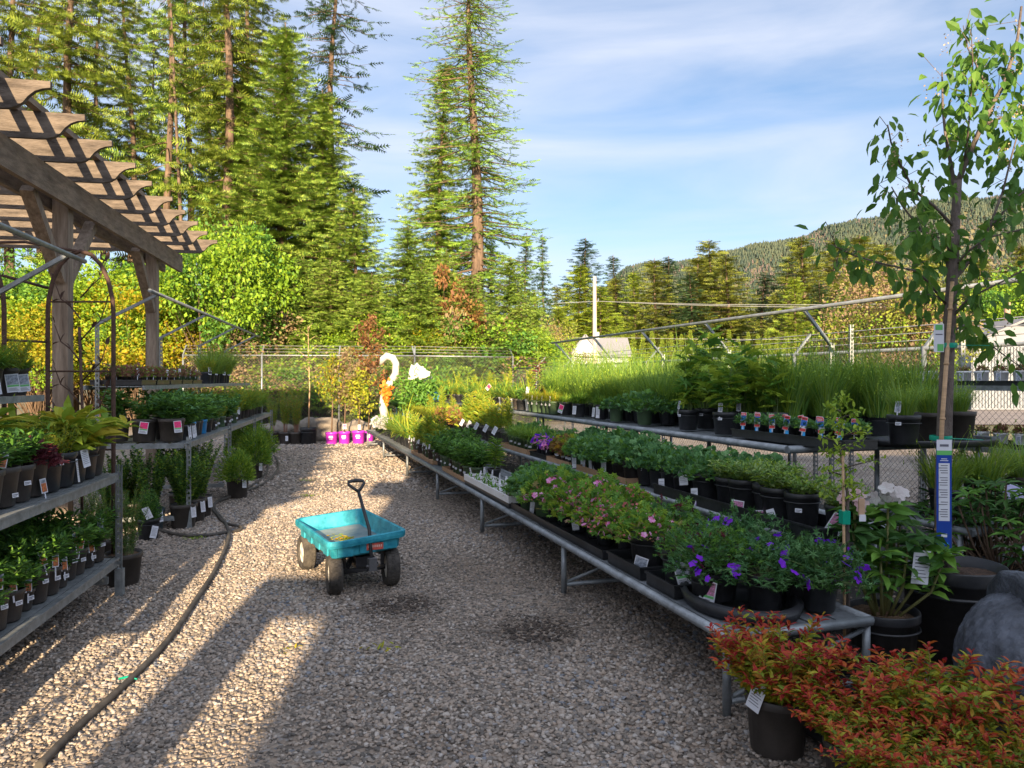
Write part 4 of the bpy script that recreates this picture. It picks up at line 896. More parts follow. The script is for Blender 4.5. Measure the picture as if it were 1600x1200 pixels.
fol('broad', 'potted_rose', 'potted plant', *[P_stems('rose_foliage', 20, .33, .19, .024, LANCE, .11, .42, [L_['mid'], L_['mid'], L_['bluegreen']], .4, None, .05, .003, 2) for i in range(3)])
fol('box', 'potted_boxwood', 'potted shrub', *[P_stems('boxwood_foliage', 34, .70, .24, .012, DIAM, .040, .62, [L_['deep'], L_['deep'], L_['lime'], L_['mid']], .45, None, .06, .004, 2, var=.35, taper=.3) for i in range(3)])
fol('globe', 'potted_spirea', 'potted shrub', *[P_mound('globe_foliage', .27, .46, 3000, LANCE, .055, .34, [L_['lime'], L_['mid']], [.62,.38], None, 30, .6, -.05) for i in range(2)])
fol('darkshrub', 'potted_shrub', 'potted shrub', *[P_mound('dark_shrub_foliage', .24, .55, 2300, DIAM, .042, .6, [L_['deep'], L_['mid']], [.75,.25], None, 40, .7, 0) for i in range(2)])
fol('yew', 'potted_juniper', 'potted shrub', P_stems('juniper_foliage', 34, .60, .16, .012, LANCE, .034, .2, [L_['deep'], L_['mid'], L_['olive']], .7, None, .08, .003, 2, taper=.3))
fol('spirea', 'potted_spirea', 'potted shrub', *[P_stems('spirea_foliage', 120, .33, .25, .0105, LANCE, .050, .40, [L_['amber'], L_['red']], .45, .88, .09, .0022, 2, smat=M['redstem'], var=.6, taper=.3) for i in range(3)])
fol('bamboo', 'potted_willow', 'potted shrub', *[P_stems('willow_foliage', 34, 1.2, .22, .022, LANCE, .085, .16, [L_['mid'], L_['lime'], L_['amber']], .6, None, .06, .003, 1, smat=M['redstem'], bare=.25) for i in range(2)])
fol('bluefest', 'potted_fescue', 'potted plant', P_blades('fescue_foliage', 200, .22, .004, 1.2, [L_['bluegreen'], L_['varieg']], 4, .05))
KIND_SEEN = {}
def potted(kind, pot, loc, label, group=None, sc=1.0, psc=1.0, tags=(), face=None, rz=None, lift=0, name=None):
    """tags: (tag kind, height fraction of the pot, sideways angle, tilt, out) placed on the side facing the aisle"""
    nm, cat, ms = FOL[kind]; me, zs, rt, h = POT[pot]
    t = thing(name or nm, label, cat, loc, 0, None, group)
    ob('pot', me, t, None, rng.uniform(0, 6), psc*rng.uniform(.96, 1.03)).rotation_euler = (rng.normal(0,.012), rng.normal(0,.012), rng.uniform(0,6))
    i = KIND_SEEN.get(kind, 0); KIND_SEEN[kind] = i+1
    f = ob('foliage', ms[i % len(ms)], t, (0, 0, zs*psc+lift), rng.uniform(0, 6) if rz is None else rz, sc*np.array([1, 1, rng.uniform(.85, 1.15)])*rng.uniform(.82, 1.14))
    fa = math.atan2(-loc[1], -loc[0]) if face is None else face
    for (tk, hf, an, tilt, out) in tags:
        a = fa+an; d = np.array([math.cos(a), math.sin(a), 0]); r = rt*psc*out
        o = ob('plant_tag', TAG[tk], t, d*r+np.array([0,0,hf*h*psc])); o.rotation_euler = (-.12, tilt, a+PI/2)
    return t
def tray(label, c, du, dv, U, Vv, h=.06, m=None, rnd=False, cat='tray', group=None, kraft=False, cells=None):
    """open plant tray: floor, four walls with a lip"""
    U = np.array([*U, 0]); Vv = np.array([*Vv, 0]); b = MB(); Rm = np.stack([U, Vv, [0,0,1]], 1)
    b.box((0,0,.006), (du, dv, .008), 0, Rm)
    for s in (-1, 1):
        b.box(Vv*s*dv/2+np.array([0,0,h/2]), (du, .006, h), 0, Rm); b.box(U*s*du/2+np.array([0,0,h/2+.0005]), (.006, dv, h), 0, Rm)
        if not kraft:
            b.box(Vv*s*(dv/2+.005)+np.array([0,0,h-.006]), (du+.02, .012, .012), 0, Rm); b.box(U*s*(du/2+.005)+np.array([0,0,h-.007]), (.012, dv, .011), 0, Rm)
    if cells:
        for i in range(1, cells[0]): b.box(U*(-du/2+du*i/cells[0])+np.array([0,0,h*.45]), (.006, dv-.01, h*.8), 0, Rm)
        for i in range(1, cells[1]): b.box(Vv*(-dv/2+dv*i/cells[1])+np.array([0,0,h*.45]), (du-.01, .005, h*.79), 0, Rm)
    return tag(ob('cardboard_tray' if kraft else 'plant_tray', b.mesh('tray', m or M['black']), None, c), label, cat, group)
# ------------------------------------------------------------------ rows of pots on the right benches
AISLE = math.atan2(-RV[1]-.55*1, -RV[0]-.1)      # tags look across the aisle towards the path
BED = {}
def rrow(z, v, x0, x1, step, kind, pot, desc, row, group, sc=1.0, psc=1.0, tags=None, jit=.02, u_range=None, end='near'):
    u0, u1 = u_range or (tierU(v, x0), tierU(v, x1)); u1 = min(u1, 14.9 if v < .87 else 17.4 if v < 1.75 else 19.5)
    if u1-u0 < step*.4: return
    k = max(1, int(round((u1-u0)/step)))
    for i in range(k):
        u = u0+(i+.5)*(u1-u0)/k+rng.normal(0, jit); vv = v+rng.normal(0, jit)
        kd = kind if isinstance(kind, str) else kind[i % len(kind)]; pt = pot if isinstance(pot, str) else pot[i % len(pot)]
        q = R3(u, vv, z); tg = tags(i) if tags else ()
        lab = '%s on %s, %s from its near end' % (desc, row, ORD[i]) if k > 1 else '%s on %s' % (desc, row)
        if i == 0 and k > 1: lab = '%s on %s, nearest of its kind' % (desc, row)
        potted(kd, pt, q, lab, group, sc, psc, tg, AISLE if v < 4 else None)
ZL, ZM, ZT = .395, .67, 1.085
FR, BK = 'the lowest bench front', 'the lowest bench back'
# lowest bench, front row from near to far
potted('cranesbill', 'b2', R3(.26, .40, ZL+.01), 'violet flowered cranesbill sprawling over the near corner of the lowest bench', None, 1.15, .85)
potted('cranesbill', 'b2', R3(.16, .66, ZL+.01), 'violet flowered cranesbill at the inner corner of the lowest bench end', None, .95, .8)
potted('cranesbill', 'b2', R3(.42, .16, ZL+.01), 'violet flowered cranesbill beside the round tray at the bench front', None, 1.0, .85)
q = R3(*[tierU(.22, 1120), .22, ZL+.035])
potted('cutleaf', 'b2', q, 'cut leaved cranesbill with a sparse grey top in a round black tray', None, 1.0, 1.05, [('pink', .25, .25, .12, 1.06)], AISLE)
q = R3(tierU(.20, 1064), .20, ZL+.02); potted('cutleaf', 'b2', q, 'cut leaved cranesbill in black pot with a sideways tag, left of the round tray', None, .95, 1.0, [('darkpic', .45, .75, -.25, 1.1)], AISLE)
q = R3(tierU(.20, 1012), .20, ZL+.02); potted('geranium', 'b2', q, 'pink geranium in black pot with a tall picture tag leaning on its tray', None, .8, 1.0, [('darkpic', .15, .35, .22, 1.15)], AISLE)
rrow(ZL+.015, .24, 985, 862, .27, 'geranium', 'b1', 'pink flowering geranium in black pot', FR, 'pink geraniums on the lowest bench', 1.05, 1.0, lambda i: [('white', .5, .2, -.2, 1.15)] if i == 3 else ())
rrow(ZL+.015, .20, 864, 812, .25, 'lobed', ['g1', 'b1', 'g1'], 'blue green leafy geranium in dark green pot', FR, 'leafy geraniums on the lowest bench', .95, 1.0, lambda i: [('wtall', .5, .15, .05, 1.06)] if i == 1 else ())
q = R3(tierU(.40, 772), .40, ZL); potted('lilydark', 'b1', q, 'single tall lily stem with long drooping leaves behind the white cell tray', None, 1.05, 1.0)
rrow(ZL, .20, 745, 690, .22, 'green', ['g1', 'g1', 'br1'], 'bushy green perennial in green pot', FR, 'bushy perennials on the lowest bench', 1.25, 1.0, lambda i: [('sticker', .5, .1, 0, 1.0)])
rrow(ZL, .22, 690, 643, .24, ['lilymid', 'lily'], ['br1', 'g1s'], 'yellow green lily in faded pot', FR, 'lilies on the lowest bench', 1.1, 1.0, lambda i: [('wstake', 1.15, .2, .1, .8)])
rrow(ZL, .22, 643, 606, .30, 'daylily', 'b1', 'arching daylily in black pot', FR, 'daylilies on the lowest bench', 1.0, 1.0)
rrow(ZL, .22, 606, 578, .34, 'alyssum', 'b1', 'white flowering candytuft in black pot', FR, 'candytufts on the lowest bench', 1.15, 1.0)
# lowest bench, back row
rrow(ZL+.01, .60, 1262, 1130, .30, 'cranesbill', 'b1', 'violet flowered cranesbill in black pot', BK, 'cranesbills at the back of the lowest bench', 1.05)
rrow(ZL+.01, .58, 1115, 1010, .30, 'cutleaf', 'b1', 'cut leaved cranesbill in black pot', BK, 'cranesbills at the back of the lowest bench', 1.15)
rrow(ZL+.01, .58, 1000, 900, .29, 'geranium', 'b1', 'pink flowering geranium in black pot', BK, 'pink geraniums at the back of the lowest bench', 1.15)
rrow(ZL+.01, .56, 888, 830, .25, 'lobed', 'b1', 'blue green leafy geranium in black pot', BK, 'leafy geraniums at the back of the lowest bench', 1.0)
rrow(ZL, .60, 748, 700, .26, 'green', 'br1', 'bushy green perennial in faded pot', BK, 'perennials at the back of the lowest bench', 1.3)
rrow(ZL, .60, 700, 650, .30, ['lilymid', 'green'], 'br1', 'yellow green lily in faded pot', BK, 'lilies at the back of the lowest bench', 1.1)
rrow(ZL, .60, 648, 600, .36, ['daylily', 'lilymid'], 'b1', 'arching daylily in black pot', BK, 'daylilies at the back of the lowest bench', .95)
# trays of the lowest bench
def rtray(label, v, x0, x1, dv, z, **kw):
    u0, u1 = tierU(v, x0), tierU(v, x1); return tray(label, R3((u0+u1)/2, v, z), abs(u1-u0), dv, RU, RV, **kw)
rtray('black plant tray under the sideways tagged cranesbill pot', .20, 1092, 1046, .30, ZL+.002, h=.075)
rtray('black plant tray under the tall tagged geranium pot', .21, 1038, 985, .32, ZL+.002, h=.075)
rtray('long black plant tray under the mass of pink geraniums', .22, 978, 872, .34, ZL+.002, h=.06)
rtray('dark cardboard tray under the blue green geraniums on the lowest bench', .19, 866, 812, .26, ZL+.002, h=.055, m=M['brownpot'], kraft=True)
rtray('brown cardboard tray under the bushy perennials on the lowest bench', .19, 745, 706, .26, ZL+.002, h=.05, m=M['kraft'], kraft=True)
rtray('brown cardboard tray under the yellow green lilies on the lowest bench', .19, 690, 655, .26, ZL+.002, h=.05, m=M['kraft'], kraft=True)
b = MB(); b.lathe([(0,.004),(.24,.004),(.25,.03),(.265,.08),(.28,.085),(.285,.075),(.30,.075),(.28,.0),(0,0)], 30)
o = ob('plant_tray', b.mesh('round_tray', M['black']), None, R3(tierU(.30, 1150), .32, ZL+.004)); o.scale = (1.25, .95, .85); o.rotation_euler = (0,0,math.atan2(RU[1], RU[0]))
tag(o, 'big rounded black tray at the near end of the lowest bench', 'tray')
# white cell tray with name stakes
u0, u1 = tierU(.16, 815), tierU(.16, 742); c = R3((u0+u1)/2, .17, ZL+.05)
t = thing('seedling_tray', 'white cell tray of seedlings bristling with white name stakes', 'seedling tray', c)
b = MB(); Rm = np.stack([[*RU,0],[*RV,0],[0,0,1]], 1)
b.box((0,0,.02), (u1-u0-.02, .26, .03), 1, Rm)
for i in range(7): b.box(np.array([*RU,0])*((u1-u0-.02)*(i/6-.5))+np.array([0,0,.03]), (.012, .27, .065), 0, Rm)
for i in range(3): b.box(np.array([*RV,0])*(.27*(i/2-.5))+np.array([0,0,.031]), (u1-u0, .01, .066), 0, Rm)
ob('cells', b.mesh('cell_tray', [M['whitep'], M['soil']]), t)
b = MB(); b.box((0,0,-.025), (u1-u0-.02, .27, .05), 0, Rm); ob('carrier', b.mesh('cell_carrier', M['black']), t)
P = rng.uniform(-.5, .5, (120, 2)); mb = MB(); Pw = P[:, :1]*RU*(u1-u0-.06)+P[:, 1:]*RV*.22
scatter(mb, LANCE, np.concatenate([Pw, np.full((120,1), .04)], 1), rng.normal(0,.5,(120,3))+np.array([0,0,1]), .06, 0, .35); ob('foliage', mb.mesh('seedlings', LF['mid']), t)
mats_ = [M['paper'], M['ink']]
for i in range(6):
    for j in range(2):
        b = MB(); b.box((0,0,.05), (.032, .0016, .085)); b.box((0,0,.103), (.022, .0016, .022)); b.box((0,-.001,.07), (.02,.0012,.005), 1); b.box((0,-.001,.055), (.016,.0012,.004), 1)
        s = ob('name_stake', b.mesh('name_stake', mats_), t, np.array([*(RU*(u1-u0)*((i+.5)/6-.5)+RV*(.07 if j else -.08)), .04])); s.rotation_euler = (rng.normal(-.1,.12), rng.normal(0,.15), AISLE+PI/2+rng.normal(0,.4))
# middle bench
FM, BM = 'the middle bench front', 'the middle bench back'
MT = {0:[('sticker', .5, .3, 0, 1.0)], 1:[('wtall', .05, .35, -.35, 1.25)], 2:[('pink', -.05, .25, -.1, 1.3)], 3:[('pink', .1, .25, .08, 1.3)]}
rrow(ZM+.03, 1.06, 1268, 1128, .21, 'varieg', 'b2', 'pale variegated phlox in black pot', FM, 'variegated phlox on the middle bench', 1.15, .98, lambda i: MT.get(i, ()))
q = R3(tierU(1.10, 1312), 1.10, ZM+.03); potted('varieg', 'b1', q, 'pale variegated phlox at the very end of the middle bench beside the sapling', None, 1.1, 1.1, [('pink', .4, .3, .5, 1.2)], AISLE)
rrow(ZM+.03, 1.06, 1122, 1040, .24, 'columbine', 'b2', 'yellow green columbine in black pot', FM, 'columbines on the middle bench', .8, .95, lambda i: [[('purple', -.1, .35, .3, 1.4), ('white', .2, -.1, -.15, 1.15)], [('white', .75, .5, -.12, 1.15)]][i % 2])
rrow(ZM+.01, 1.06, 1036, 935, .24, 'columbine', 'b2', 'blue green columbine in black pot', FM, 'blue green columbines on the middle bench', 1.05, .9, lambda i: [('wstake', 1.1, .2, .1, .8)] if i % 3 == 1 else ())
rrow(ZM+.01, 1.04, 958, 903, .19, 'lobed', 'g1', 'lobed geranium in green pot with white label', FM, 'lobed geraniums on the middle bench', .95, 1.0, lambda i: [('wtall', .45, .3, -.08, 1.06)])
rrow(ZM+.02, 1.02, 902, 868, .13, 'heuch', 'br1s', 'brown leaved heuchera in small faded pot', FM, 'heucheras on the middle bench', 1.0, 1.05, lambda i: [('sticker', .55, .2, 0, 1.0)])
rrow(ZM+.03, 1.02, 868, 842, .13, 'pansy', 'b1s', 'purple pansy in small black pot', FM, 'pansies on the middle bench', 1.1, 1.0, lambda i: [('wstake', 1.2, .2, .1, .8)])
rrow(ZM+.01, 1.04, 840, 798, .24, 'fine', 'g1', 'fine leaved mound in green pot', FM, 'fine leaved mounds on the middle bench', 1.1, 1.05, lambda i: [('sticker', .5, .4, 0, 1.0)])
rrow(ZM, 1.06, 792, 722, .26, 'lily', 'br1', 'tall yellow green lily in faded pot', FM, 'tall lilies on the middle bench', 1.0, 1.15, lambda i: [('white', 1.0, .3, .5, 1.1)] if i % 2 else ())
rrow(ZM, 1.06, 722, 690, .26, 'heuch', 'b1', 'rusty heuchera in black pot', FM, 'rusty heucheras on the middle bench', 1.6, 1.1)
rrow(ZM, 1.08, 690, 640, .34, 'amber', 'b1', 'golden sedge in black pot', FM, 'golden sedges on the middle bench', 1.3, 1.1)
rrow(ZM, 1.08, 640, 610, .42, 'green', ['br1', 'blue', 'br1'], 'leafy perennial in pot', FM, 'far perennials on the middle bench', 1.4, 1.1, lambda i: [('pink', 1.6, .1, .78, .9)] if i == 1 else ())
rrow(ZM, 1.42, 1225, 1060, .30, 'columbine', 'b2', 'shaded columbine in black pot', BM, 'columbines at the back of the middle bench', .9, .9)
rrow(ZM, 1.40, 1050, 930, .27, 'columbine', 'b2', 'tall blue green columbine in black pot', BM, 'tall columbines at the back of the middle bench', 1.15, .9)
rrow(ZM, 1.40, 925, 800, .32, ['lobed', 'fine'], 'b1', 'dense green mound in black pot', BM, 'mounds at the back of the middle bench', 1.0)
rrow(ZM, 1.42, 795, 640, .40, ['lily', 'green', 'lilymid'], 'br1', 'leafy lily in faded pot', BM, 'lilies at the back of the middle bench', 1.05)
rtray('long black tray with a rounded lip under the variegated phlox', 1.06, 1318, 1050, .33, ZM+.004, h=.085)
rtray('brown cardboard tray under the green potted geraniums on the middle bench', 1.03, 1000, 920, .27, ZM+.002, h=.06, m=M['kraft'], kraft=True)
rtray('brown cardboard carrier under the heucheras on the middle bench', 1.02, 905, 868, .22, ZM+.004, h=.055, m=M['kraft'], kraft=True)
rtray('black carrier tray under the purple pansies', 1.02, 867, 842, .22, ZM+.004, h=.06)
rtray('brown cardboard tray under the fine leaved mounds', 1.03, 839, 797, .26, ZM+.002, h=.07, m=M['kraft'], kraft=True)
# top bench
FT = 'the top bench front'
u0, u1 = 1.95, tierU(2.0, 1168); n = 7
rtray('black carrier tray holding the red tagged pots on the top bench', 2.06, 1345, 1166, .30, ZT+.002, h=.075, cells=(7, 2))
for i in range(n):
    for j in range(2):
        u = tierU(2.06, 1345)+(i+.5)*(tierU(2.06, 1166)-tierU(2.06, 1345))/n; q = R3(u, 1.99+j*.14, ZT+.03)
        potted('lobed', 'b1s', q, 'small geranium behind a red and blue tag, %s row of its tray, %s' % (('front', 'back')[j], ORD[i]), 'red tagged geraniums on the top bench', .42, .95,
               [('red', 1.15, .15+rng.normal(0,.12), rng.normal(0,.12), .95)]+([('shield', .5, .1, 0, 1.0)] if j == 0 else []), AISLE)
for (x, v, kind, pt, sc, psc, lab, tg) in [
    (1132, 2.02, 'delph', 'b2', 1.0, 1.0, 'tall delphinium in black pot with a dark picture stake beside the red tags', [('dark', 1.2, .2, .05, .8), ('sticker', .7, .25, 0, 1.0)]),
    (1075, 2.04, 'delph', 'b2', .72, 1.0, 'shorter delphinium in black pot at the left of the tall pair', [('dark', 1.2, -.4, .08, .9), ('sticker', .7, -.2, 0, 1.0)]),
    (1160, 2.30, 'delph', 'b2', 1.1, 1.0, 'tallest delphinium behind the red tagged tray', [('dark', 1.2, .2, 0, .8)]),
    (1103, 2.32, 'delph', 'b2', 1.0, 1.0, 'delphinium behind the two front delphinium pots', [('sticker', .7, .2, 0, 1.0)]),
    (1212, 2.40, 'delph', 'b2', .95, 1.0, 'delphinium rising behind the middle of the red tags', ()),
    (1007, 2.0, 'lobed', 'g1', 1.15, 1.15, 'bushy geranium spilling over a green pot near the bench edge', ()),
    (963, 2.0, 'lobed', 'g1', 1.0, 1.1, 'geranium in green pot with a thin stake, left of the spilling one', [('dark', 1.2, -.4, 0, .9), ('sticker', .75, -.5, 0, 1.0)]),
    (1040, 2.25, 'lobed', 'b1', 1.0, 1.0, 'geranium hidden behind the green geranium pots', ()),
    (938, 1.98, 'fine', 'b1', 1.05, 1.2, 'fine leaved plant in black pot with a narrow picture tag', [('white', .5, -.25, 0, 1.05), ('wtall', .5, .45, 0, 1.05)]),
    (905, 1.98, 'fine', 'b1', 1.05, 1.2, 'fine leaved plant in black pot with a square white tag', [('white', .5, .1, 0, 1.05)]),
    (884, 1.98, 'fine', 'b1', 1.05, 1.2, 'fine leaved plant in black pot with a leaning red picture tag', [('rose', .5, .1, .3, 1.08)]),
    (1412, 2.45, 'grass', 'b2', .6, 1.05, 'lavender in black pot with a purple picture stake left of the young trunk', [('dark', 1.25, .0, .06, .8), ('sticker', .7, .1, 0, 1.0)]),
    (1455, 2.85, 'grass', 'b5', .6, .85, 'lavender in wide black pot just left of the young trunk', ()),
    (1497, 3.2, 'grass', 'b5', .55, .85, 'lavender in wide black pot just right of the young trunk', ())]:
    potted(kind, pt, R3(tierU(v, x), v, ZT+(.035 if x > 1400 else 0)), lab, None, sc, psc, tg, AISLE)
b = MB(); b.lathe([(0,.004),(.30,.004),(.31,.05),(.33,.055),(.335,.045),(.32,0),(0,0)], 30)
o = ob('plant_tray', b.mesh('wide_tray', M['black']), None, R3(tierU(2.9, 1462)+.06, 2.95, ZT+.002)); o.scale = (1.75, .9, 1); o.rotation_euler = (0,0,math.atan2(RV[1], RV[0]))
tag(o, 'wide rounded black tray under the lavender pots beside the young trunk', 'tray')
rrow(ZT, 1.98, 872, 832, .21, 'amber', 'g1', 'amber leaved sedge in green pot', FT, 'amber sedges on the top bench', 1.1, 1.15, lambda i: [('sticker', .7, -.2, 0, 1.0), ('wstake', 1.2, -.3, 0, .9)])
rrow(ZT, 2.0, 830, 772, .26, ['daylily', 'green', 'daylily'], ['w1', 'b1', 'br1'], 'broad leaved daylily in pot', FT, 'daylilies on the top bench', .8, 1.15, lambda i: [('white', 1.75, .2, .05, .8)] if i == 0 else ())
rrow(ZT, 2.0, 772, 690, .30, ['daylily', 'lilymid', 'green'], ['br1', 'b1'], 'arching lily in faded pot', FT, 'lilies on the top bench', .85, 1.1, lambda i: [('rose', 2.0, .2, .78, .7)] if i == 0 else ())
rrow(ZT, 2.0, 688, 664, .30, 'green', 'blue', 'leafy perennial in blue pot', FT, 'blue pots on the top bench', 1.0, 1.2)
rrow(ZT, 2.0, 662, 612, .42, ['fine', 'green'], ['br1', 'b1'], 'low mound in faded pot', FT, 'low mounds at the far end of the top bench', 1.2, 1.2, lambda i: [('white', .5, .2, 0, 1.05)] if i == 1 else ())
for vi, (v, sc) in enumerate([(2.28, .95), (2.58, 1.1), (2.92, 1.2), (3.28, 1.25), (3.62, 1.25)]):
    rw = ['the second row of the top bench', 'the third row of the top bench', 'the middle row of the top bench', 'the fifth row of the top bench', 'the hindmost row of the top bench'][vi]
    ua = [tierU(2.28, 1055), tierU(2.58, 1250), 2.55, 2.3, 2.2][vi]
    rrow(ZT, v, 0, 0, .30 if vi < 2 else .34, 'grass', 'b2', 'lavender in black pot', rw, 'lavender grown tall on the top bench', sc, .9, None, .03, (ua, tierU(v, 868)))
rrow(ZT, 2.5, 850, 620, .42, ['green', 'lilymid', 'daylily'], 'br1', 'leafy perennial in faded pot', 'the second row of the top bench', 'perennials at the far end of the top bench', 1.1)
rrow(ZT, 3.2, 850, 640, .55, ['amber', 'lily', 'green'], 'br1', 'leafy perennial in faded pot', 'the hindmost row of the top bench', 'perennials at the far end of the top bench', 1.2)
q = R3(tierU(2.25, 846), 2.25, ZT)
potted('lily', 'br1', q, 'dark red leaved stem standing up at the far side of the tall grasses', None, .2, 1.0)
mb = MB(); mb.tube([(0,0,.1),(.02,0,.5),(0,.02,.85)], .008, 5, 1); P = np.stack([0*np.arange(40.), 0*np.arange(40.), np.linspace(.25,.88,40)], 1); a = np.arange(40)*2.4
scatter(mb, LANCE, P, np.stack([np.cos(a), np.sin(a), .3+0*a], 1), .16, 0, .25); tag(ob('red_seedling', mb.mesh('red_seedling', [LF['burg'], M['redstem']]), None, R3(tierU(2.35, 842), 2.35, ZT)), 'young dark red leaved whip among the perennials', 'young tree')
# end bench with lavenders, rack trays
for i, (v, sc, lab) in enumerate([(2.75, .9, 'low lavender in black pot under the end of the top bench, leftmost'), (3.15, 1.0, 'low lavender in black pot half behind the blue tree label'), (3.58, 1.15, 'wide low lavender in black pot right of the blue tree label'), (4.1, .9, 'low lavender at the right end of the low end bench')]):
    potted('lavlow', 'b5' if i else 'b2', R3(1.3, v, .585), lab, 'low lavenders on the end bench', sc, .95)
for j, (z, lb) in enumerate([(.92, 'lower shelf of the grey rack'), (1.54, 'upper shelf of the grey rack')]):
    tray('long black tray on the %s' % lb, R3(3.0, 5.02, z+.005), 2.4, .44, RU, RV, h=.05)
    for i in range(11):
        potted('sedum', 'whites', R3(1.95+i*.21, 4.9+.0*i, z+.015), 'small white pot with dark print on the %s, %s from near end' % (lb, ORD[i]), 'white pots on the grey rack', 1.0, 1.3, [('dark', .55, 0, .0, 1.0)], AISLE)
rk_ = rng
# ------------------------------------------------------------------ left shelves
def lrow(o, c, w, z, xs, kinds, pots, descs, row, group, sc=1.0, psc=1.0, tags=None, lift=0):
    for i, x in enumerate(xs):
        cc = c-w/.98; Y = cc/((x-800)/FPX+.204); X = cc-.204*Y
        kd = kinds[i % len(kinds)]; pt = pots[i % len(pots)]
        potted(kd, pt, (X, Y, z), '%s on %s, %s from the far end' % (descs[i % len(descs)], row, ORD[i] if i else 'first'), group, sc if np.isscalar(sc) else sc[i % len(sc)], psc, tags(i) if tags else (), -.55)
def lurow(o, w, z, us, kinds, pots, desc, row, group, sc=1.0, psc=1.0, tags=None, face=-.55, end='near'):
    for i, u in enumerate(us):
        q = L3(o, u+rng.normal(0,.015), w+rng.normal(0,.015), z)
        lab = '%s on %s, %s from its %s end' % (desc, row, ORD[i], end) if i else '%s on %s, first at its %s end' % (desc, row, end)
        potted(kinds[i % len(kinds)], pots[i % len(pots)], q, lab, group, sc, psc, tags(i) if tags else (), face)
T1 = 'the near left top tier'
TG1 = {0:(), 1:(), 2:[('white', .75, .3, -.15, 1.06)], 3:[('wtall', .45, .8, .1, 1.05)], 4:[('sticker', .8, .5, 0, 1.0)], 5:[('orange', .3, .2, -.1, 1.05)], 6:[('sticker', .5, .1, 0, 1.0)], 7:[('sticker', .3, .3, 0, 1.0), ('orange', 1.2, -.3, .2, .9)], 8:[('orange', 1.15, 0, .1, .9)]}
kinds1 = ['hosta','hosta','hosta','goldfine','goldfine','burg','green','green','green','green','goldfine']
for i, u in enumerate([-.16, -.36, -.55, -.76, -.97, -1.16, -1.34, -1.53, -1.72, -1.92]):
    d = {'hosta':'bright broad leaved hosta in dark pot','goldfine':'golden fine leaved euphorbia in dark pot','burg':'dark burgundy heuchera in dark pot','green':'leafy green perennial in dark pot'}[kinds1[i]]
    potted(kinds1[i], 'b2' if i in (1,2,3,4) else 'br1', L3(L1O, u, .13, .92), '%s on %s edge, %s from far end' % (d.replace(' in dark pot', ''), T1, ORD[i] if i else 'first'), 'pots along the near left top tier', (1.15,1.1,1.0,1.2,1.1,1.2,1,1,1,1)[i], 1.0 if i in (1,2,3,4) else 1.25, TG1.get(i, ()), -.45)
lurow(L1O, .48, .92, [-.2-.25*i for i in range(8)], ['hosta','green'], ['br1'], 'broad green perennial in dark pot', T1+' middle', 'middle row of the near left top tier', 1.25, 1.15, None, end='far')
lurow(L1O, .75, .92, [-.15-.3*i for i in range(7)], ['green','fine'], ['br1'], 'leafy perennial in dark pot', T1+' back row', 'back row of the near left top tier', 1.2, 1.1, None, end='far')
T0 = 'the near left low tier'
TGO = {0:[('dark', 1.3, 0, .1, .85), ('sticker', .6, .2, 0, 1.0)], 1:[('orange', 1.2, .1, -.1, .9)], 2:[('orange', 1.2, 0, .05, .9), ('sticker', .7, .2, 0, 1.0)]}
lurow(L1O, .12, .29, [-.14-.165*i for i in range(11)], ['green'], ['tall','br1s','br1'], 'leafy plant with orange stake', T0+' edge', 'orange tagged plants on the near left low tier', .88, 1.0, lambda i: TGO[0] if i == 0 else [('orange', 1.25, rng.normal(0,.2), rng.normal(0,.12), .9), ('sticker', .6, .25, 0, 1.0)], end='far')
lurow(L1O, .38, .29, [-.2-.22*i for i in range(8)], ['green'], ['br1'], 'lush green plant in dark pot', T0+' middle', 'middle row of the near left low tier', 1.0, 1.0, lambda i: [('dark', 1.5, 0, .1, .9)] if i % 3 == 0 else (), end='far')
lurow(L1O, .66, .29, [-.2-.36*i for i in range(6)], ['darkshrub'], ['br1'], 'dark leafy shrub in pot', T0+' back', 'dark shrubs on the near left low tier', .8, 1.0, None, end='far')
lurow(L1O, 1.25, 0, [-.1-.55*i for i in range(4)], ['darkshrub','globe'], ['b5'], 'dense shrub in black pot', 'the gravel behind the near left shelves', 'shrubs behind the near left shelves', 1.15, 1.0, None, end='far')
lurow(L1O, .62, 1.49, [-.08-.2*i for i in range(5)], ['fine','goldfine'], ['tall'], 'fine green plant in tall black pot', 'the small upper left shelf', 'pots on the small upper left shelf', 1.15, .95, lambda i: [('darkpic' if i < 2 else 'wtall', .45, .35, -.1, 1.08)], -.9, end='far')
# far left unit
T2 = 'the far left shelf'
for i, (u, w, lab, tg) in enumerate([(.12, .17, 'rose bush in big black pot with a red rose tag at the shelf corner', [('rose', .65, .55, -.05, 1.04)]), (.14, .45, 'rose bush in big black pot with a slanted red rose tag', [('rose', .62, .1, .15, 1.04)]), (.15, .73, 'rose bush in big black pot third from the shelf corner', ()), (.45, .30, 'rose bush behind the two tagged rose pots', ())]):
    potted('broad', 'b5', L3(L2O, u, w, .94), lab, 'roses on the far left shelf', .95, .92, tg, -1.25)
lurow(L2O, .14, .93, [.40+.17*i for i in range(9)], ['broad'], ['b1','br1','blue','br1s'], 'tall leafy perennial in narrow pot', T2+' edge', 'perennials along the far left shelf', .95, 1.05, lambda i: [('wtall', .5, .3, 0, 1.05)] if i in (0,1,2) else ())
lurow(L2O, .40, .93, [.8+.28*i for i in range(8)], ['broad','green'], ['b1'], 'tall leafy perennial in black pot', T2+' middle', 'perennials in the middle of the far left shelf', 1.1, 1.1)
lurow(L2O, .14, .93, [2.05+.24*i for i in range(9)], ['broad','goldfine'], ['br1s','g1s'], 'small leafy plant in narrow pot', T2+' outer edge', 'small plants along the far left shelf', .9, 1.1, lambda i: [('sticker', .5, .3, 0, 1.0)])
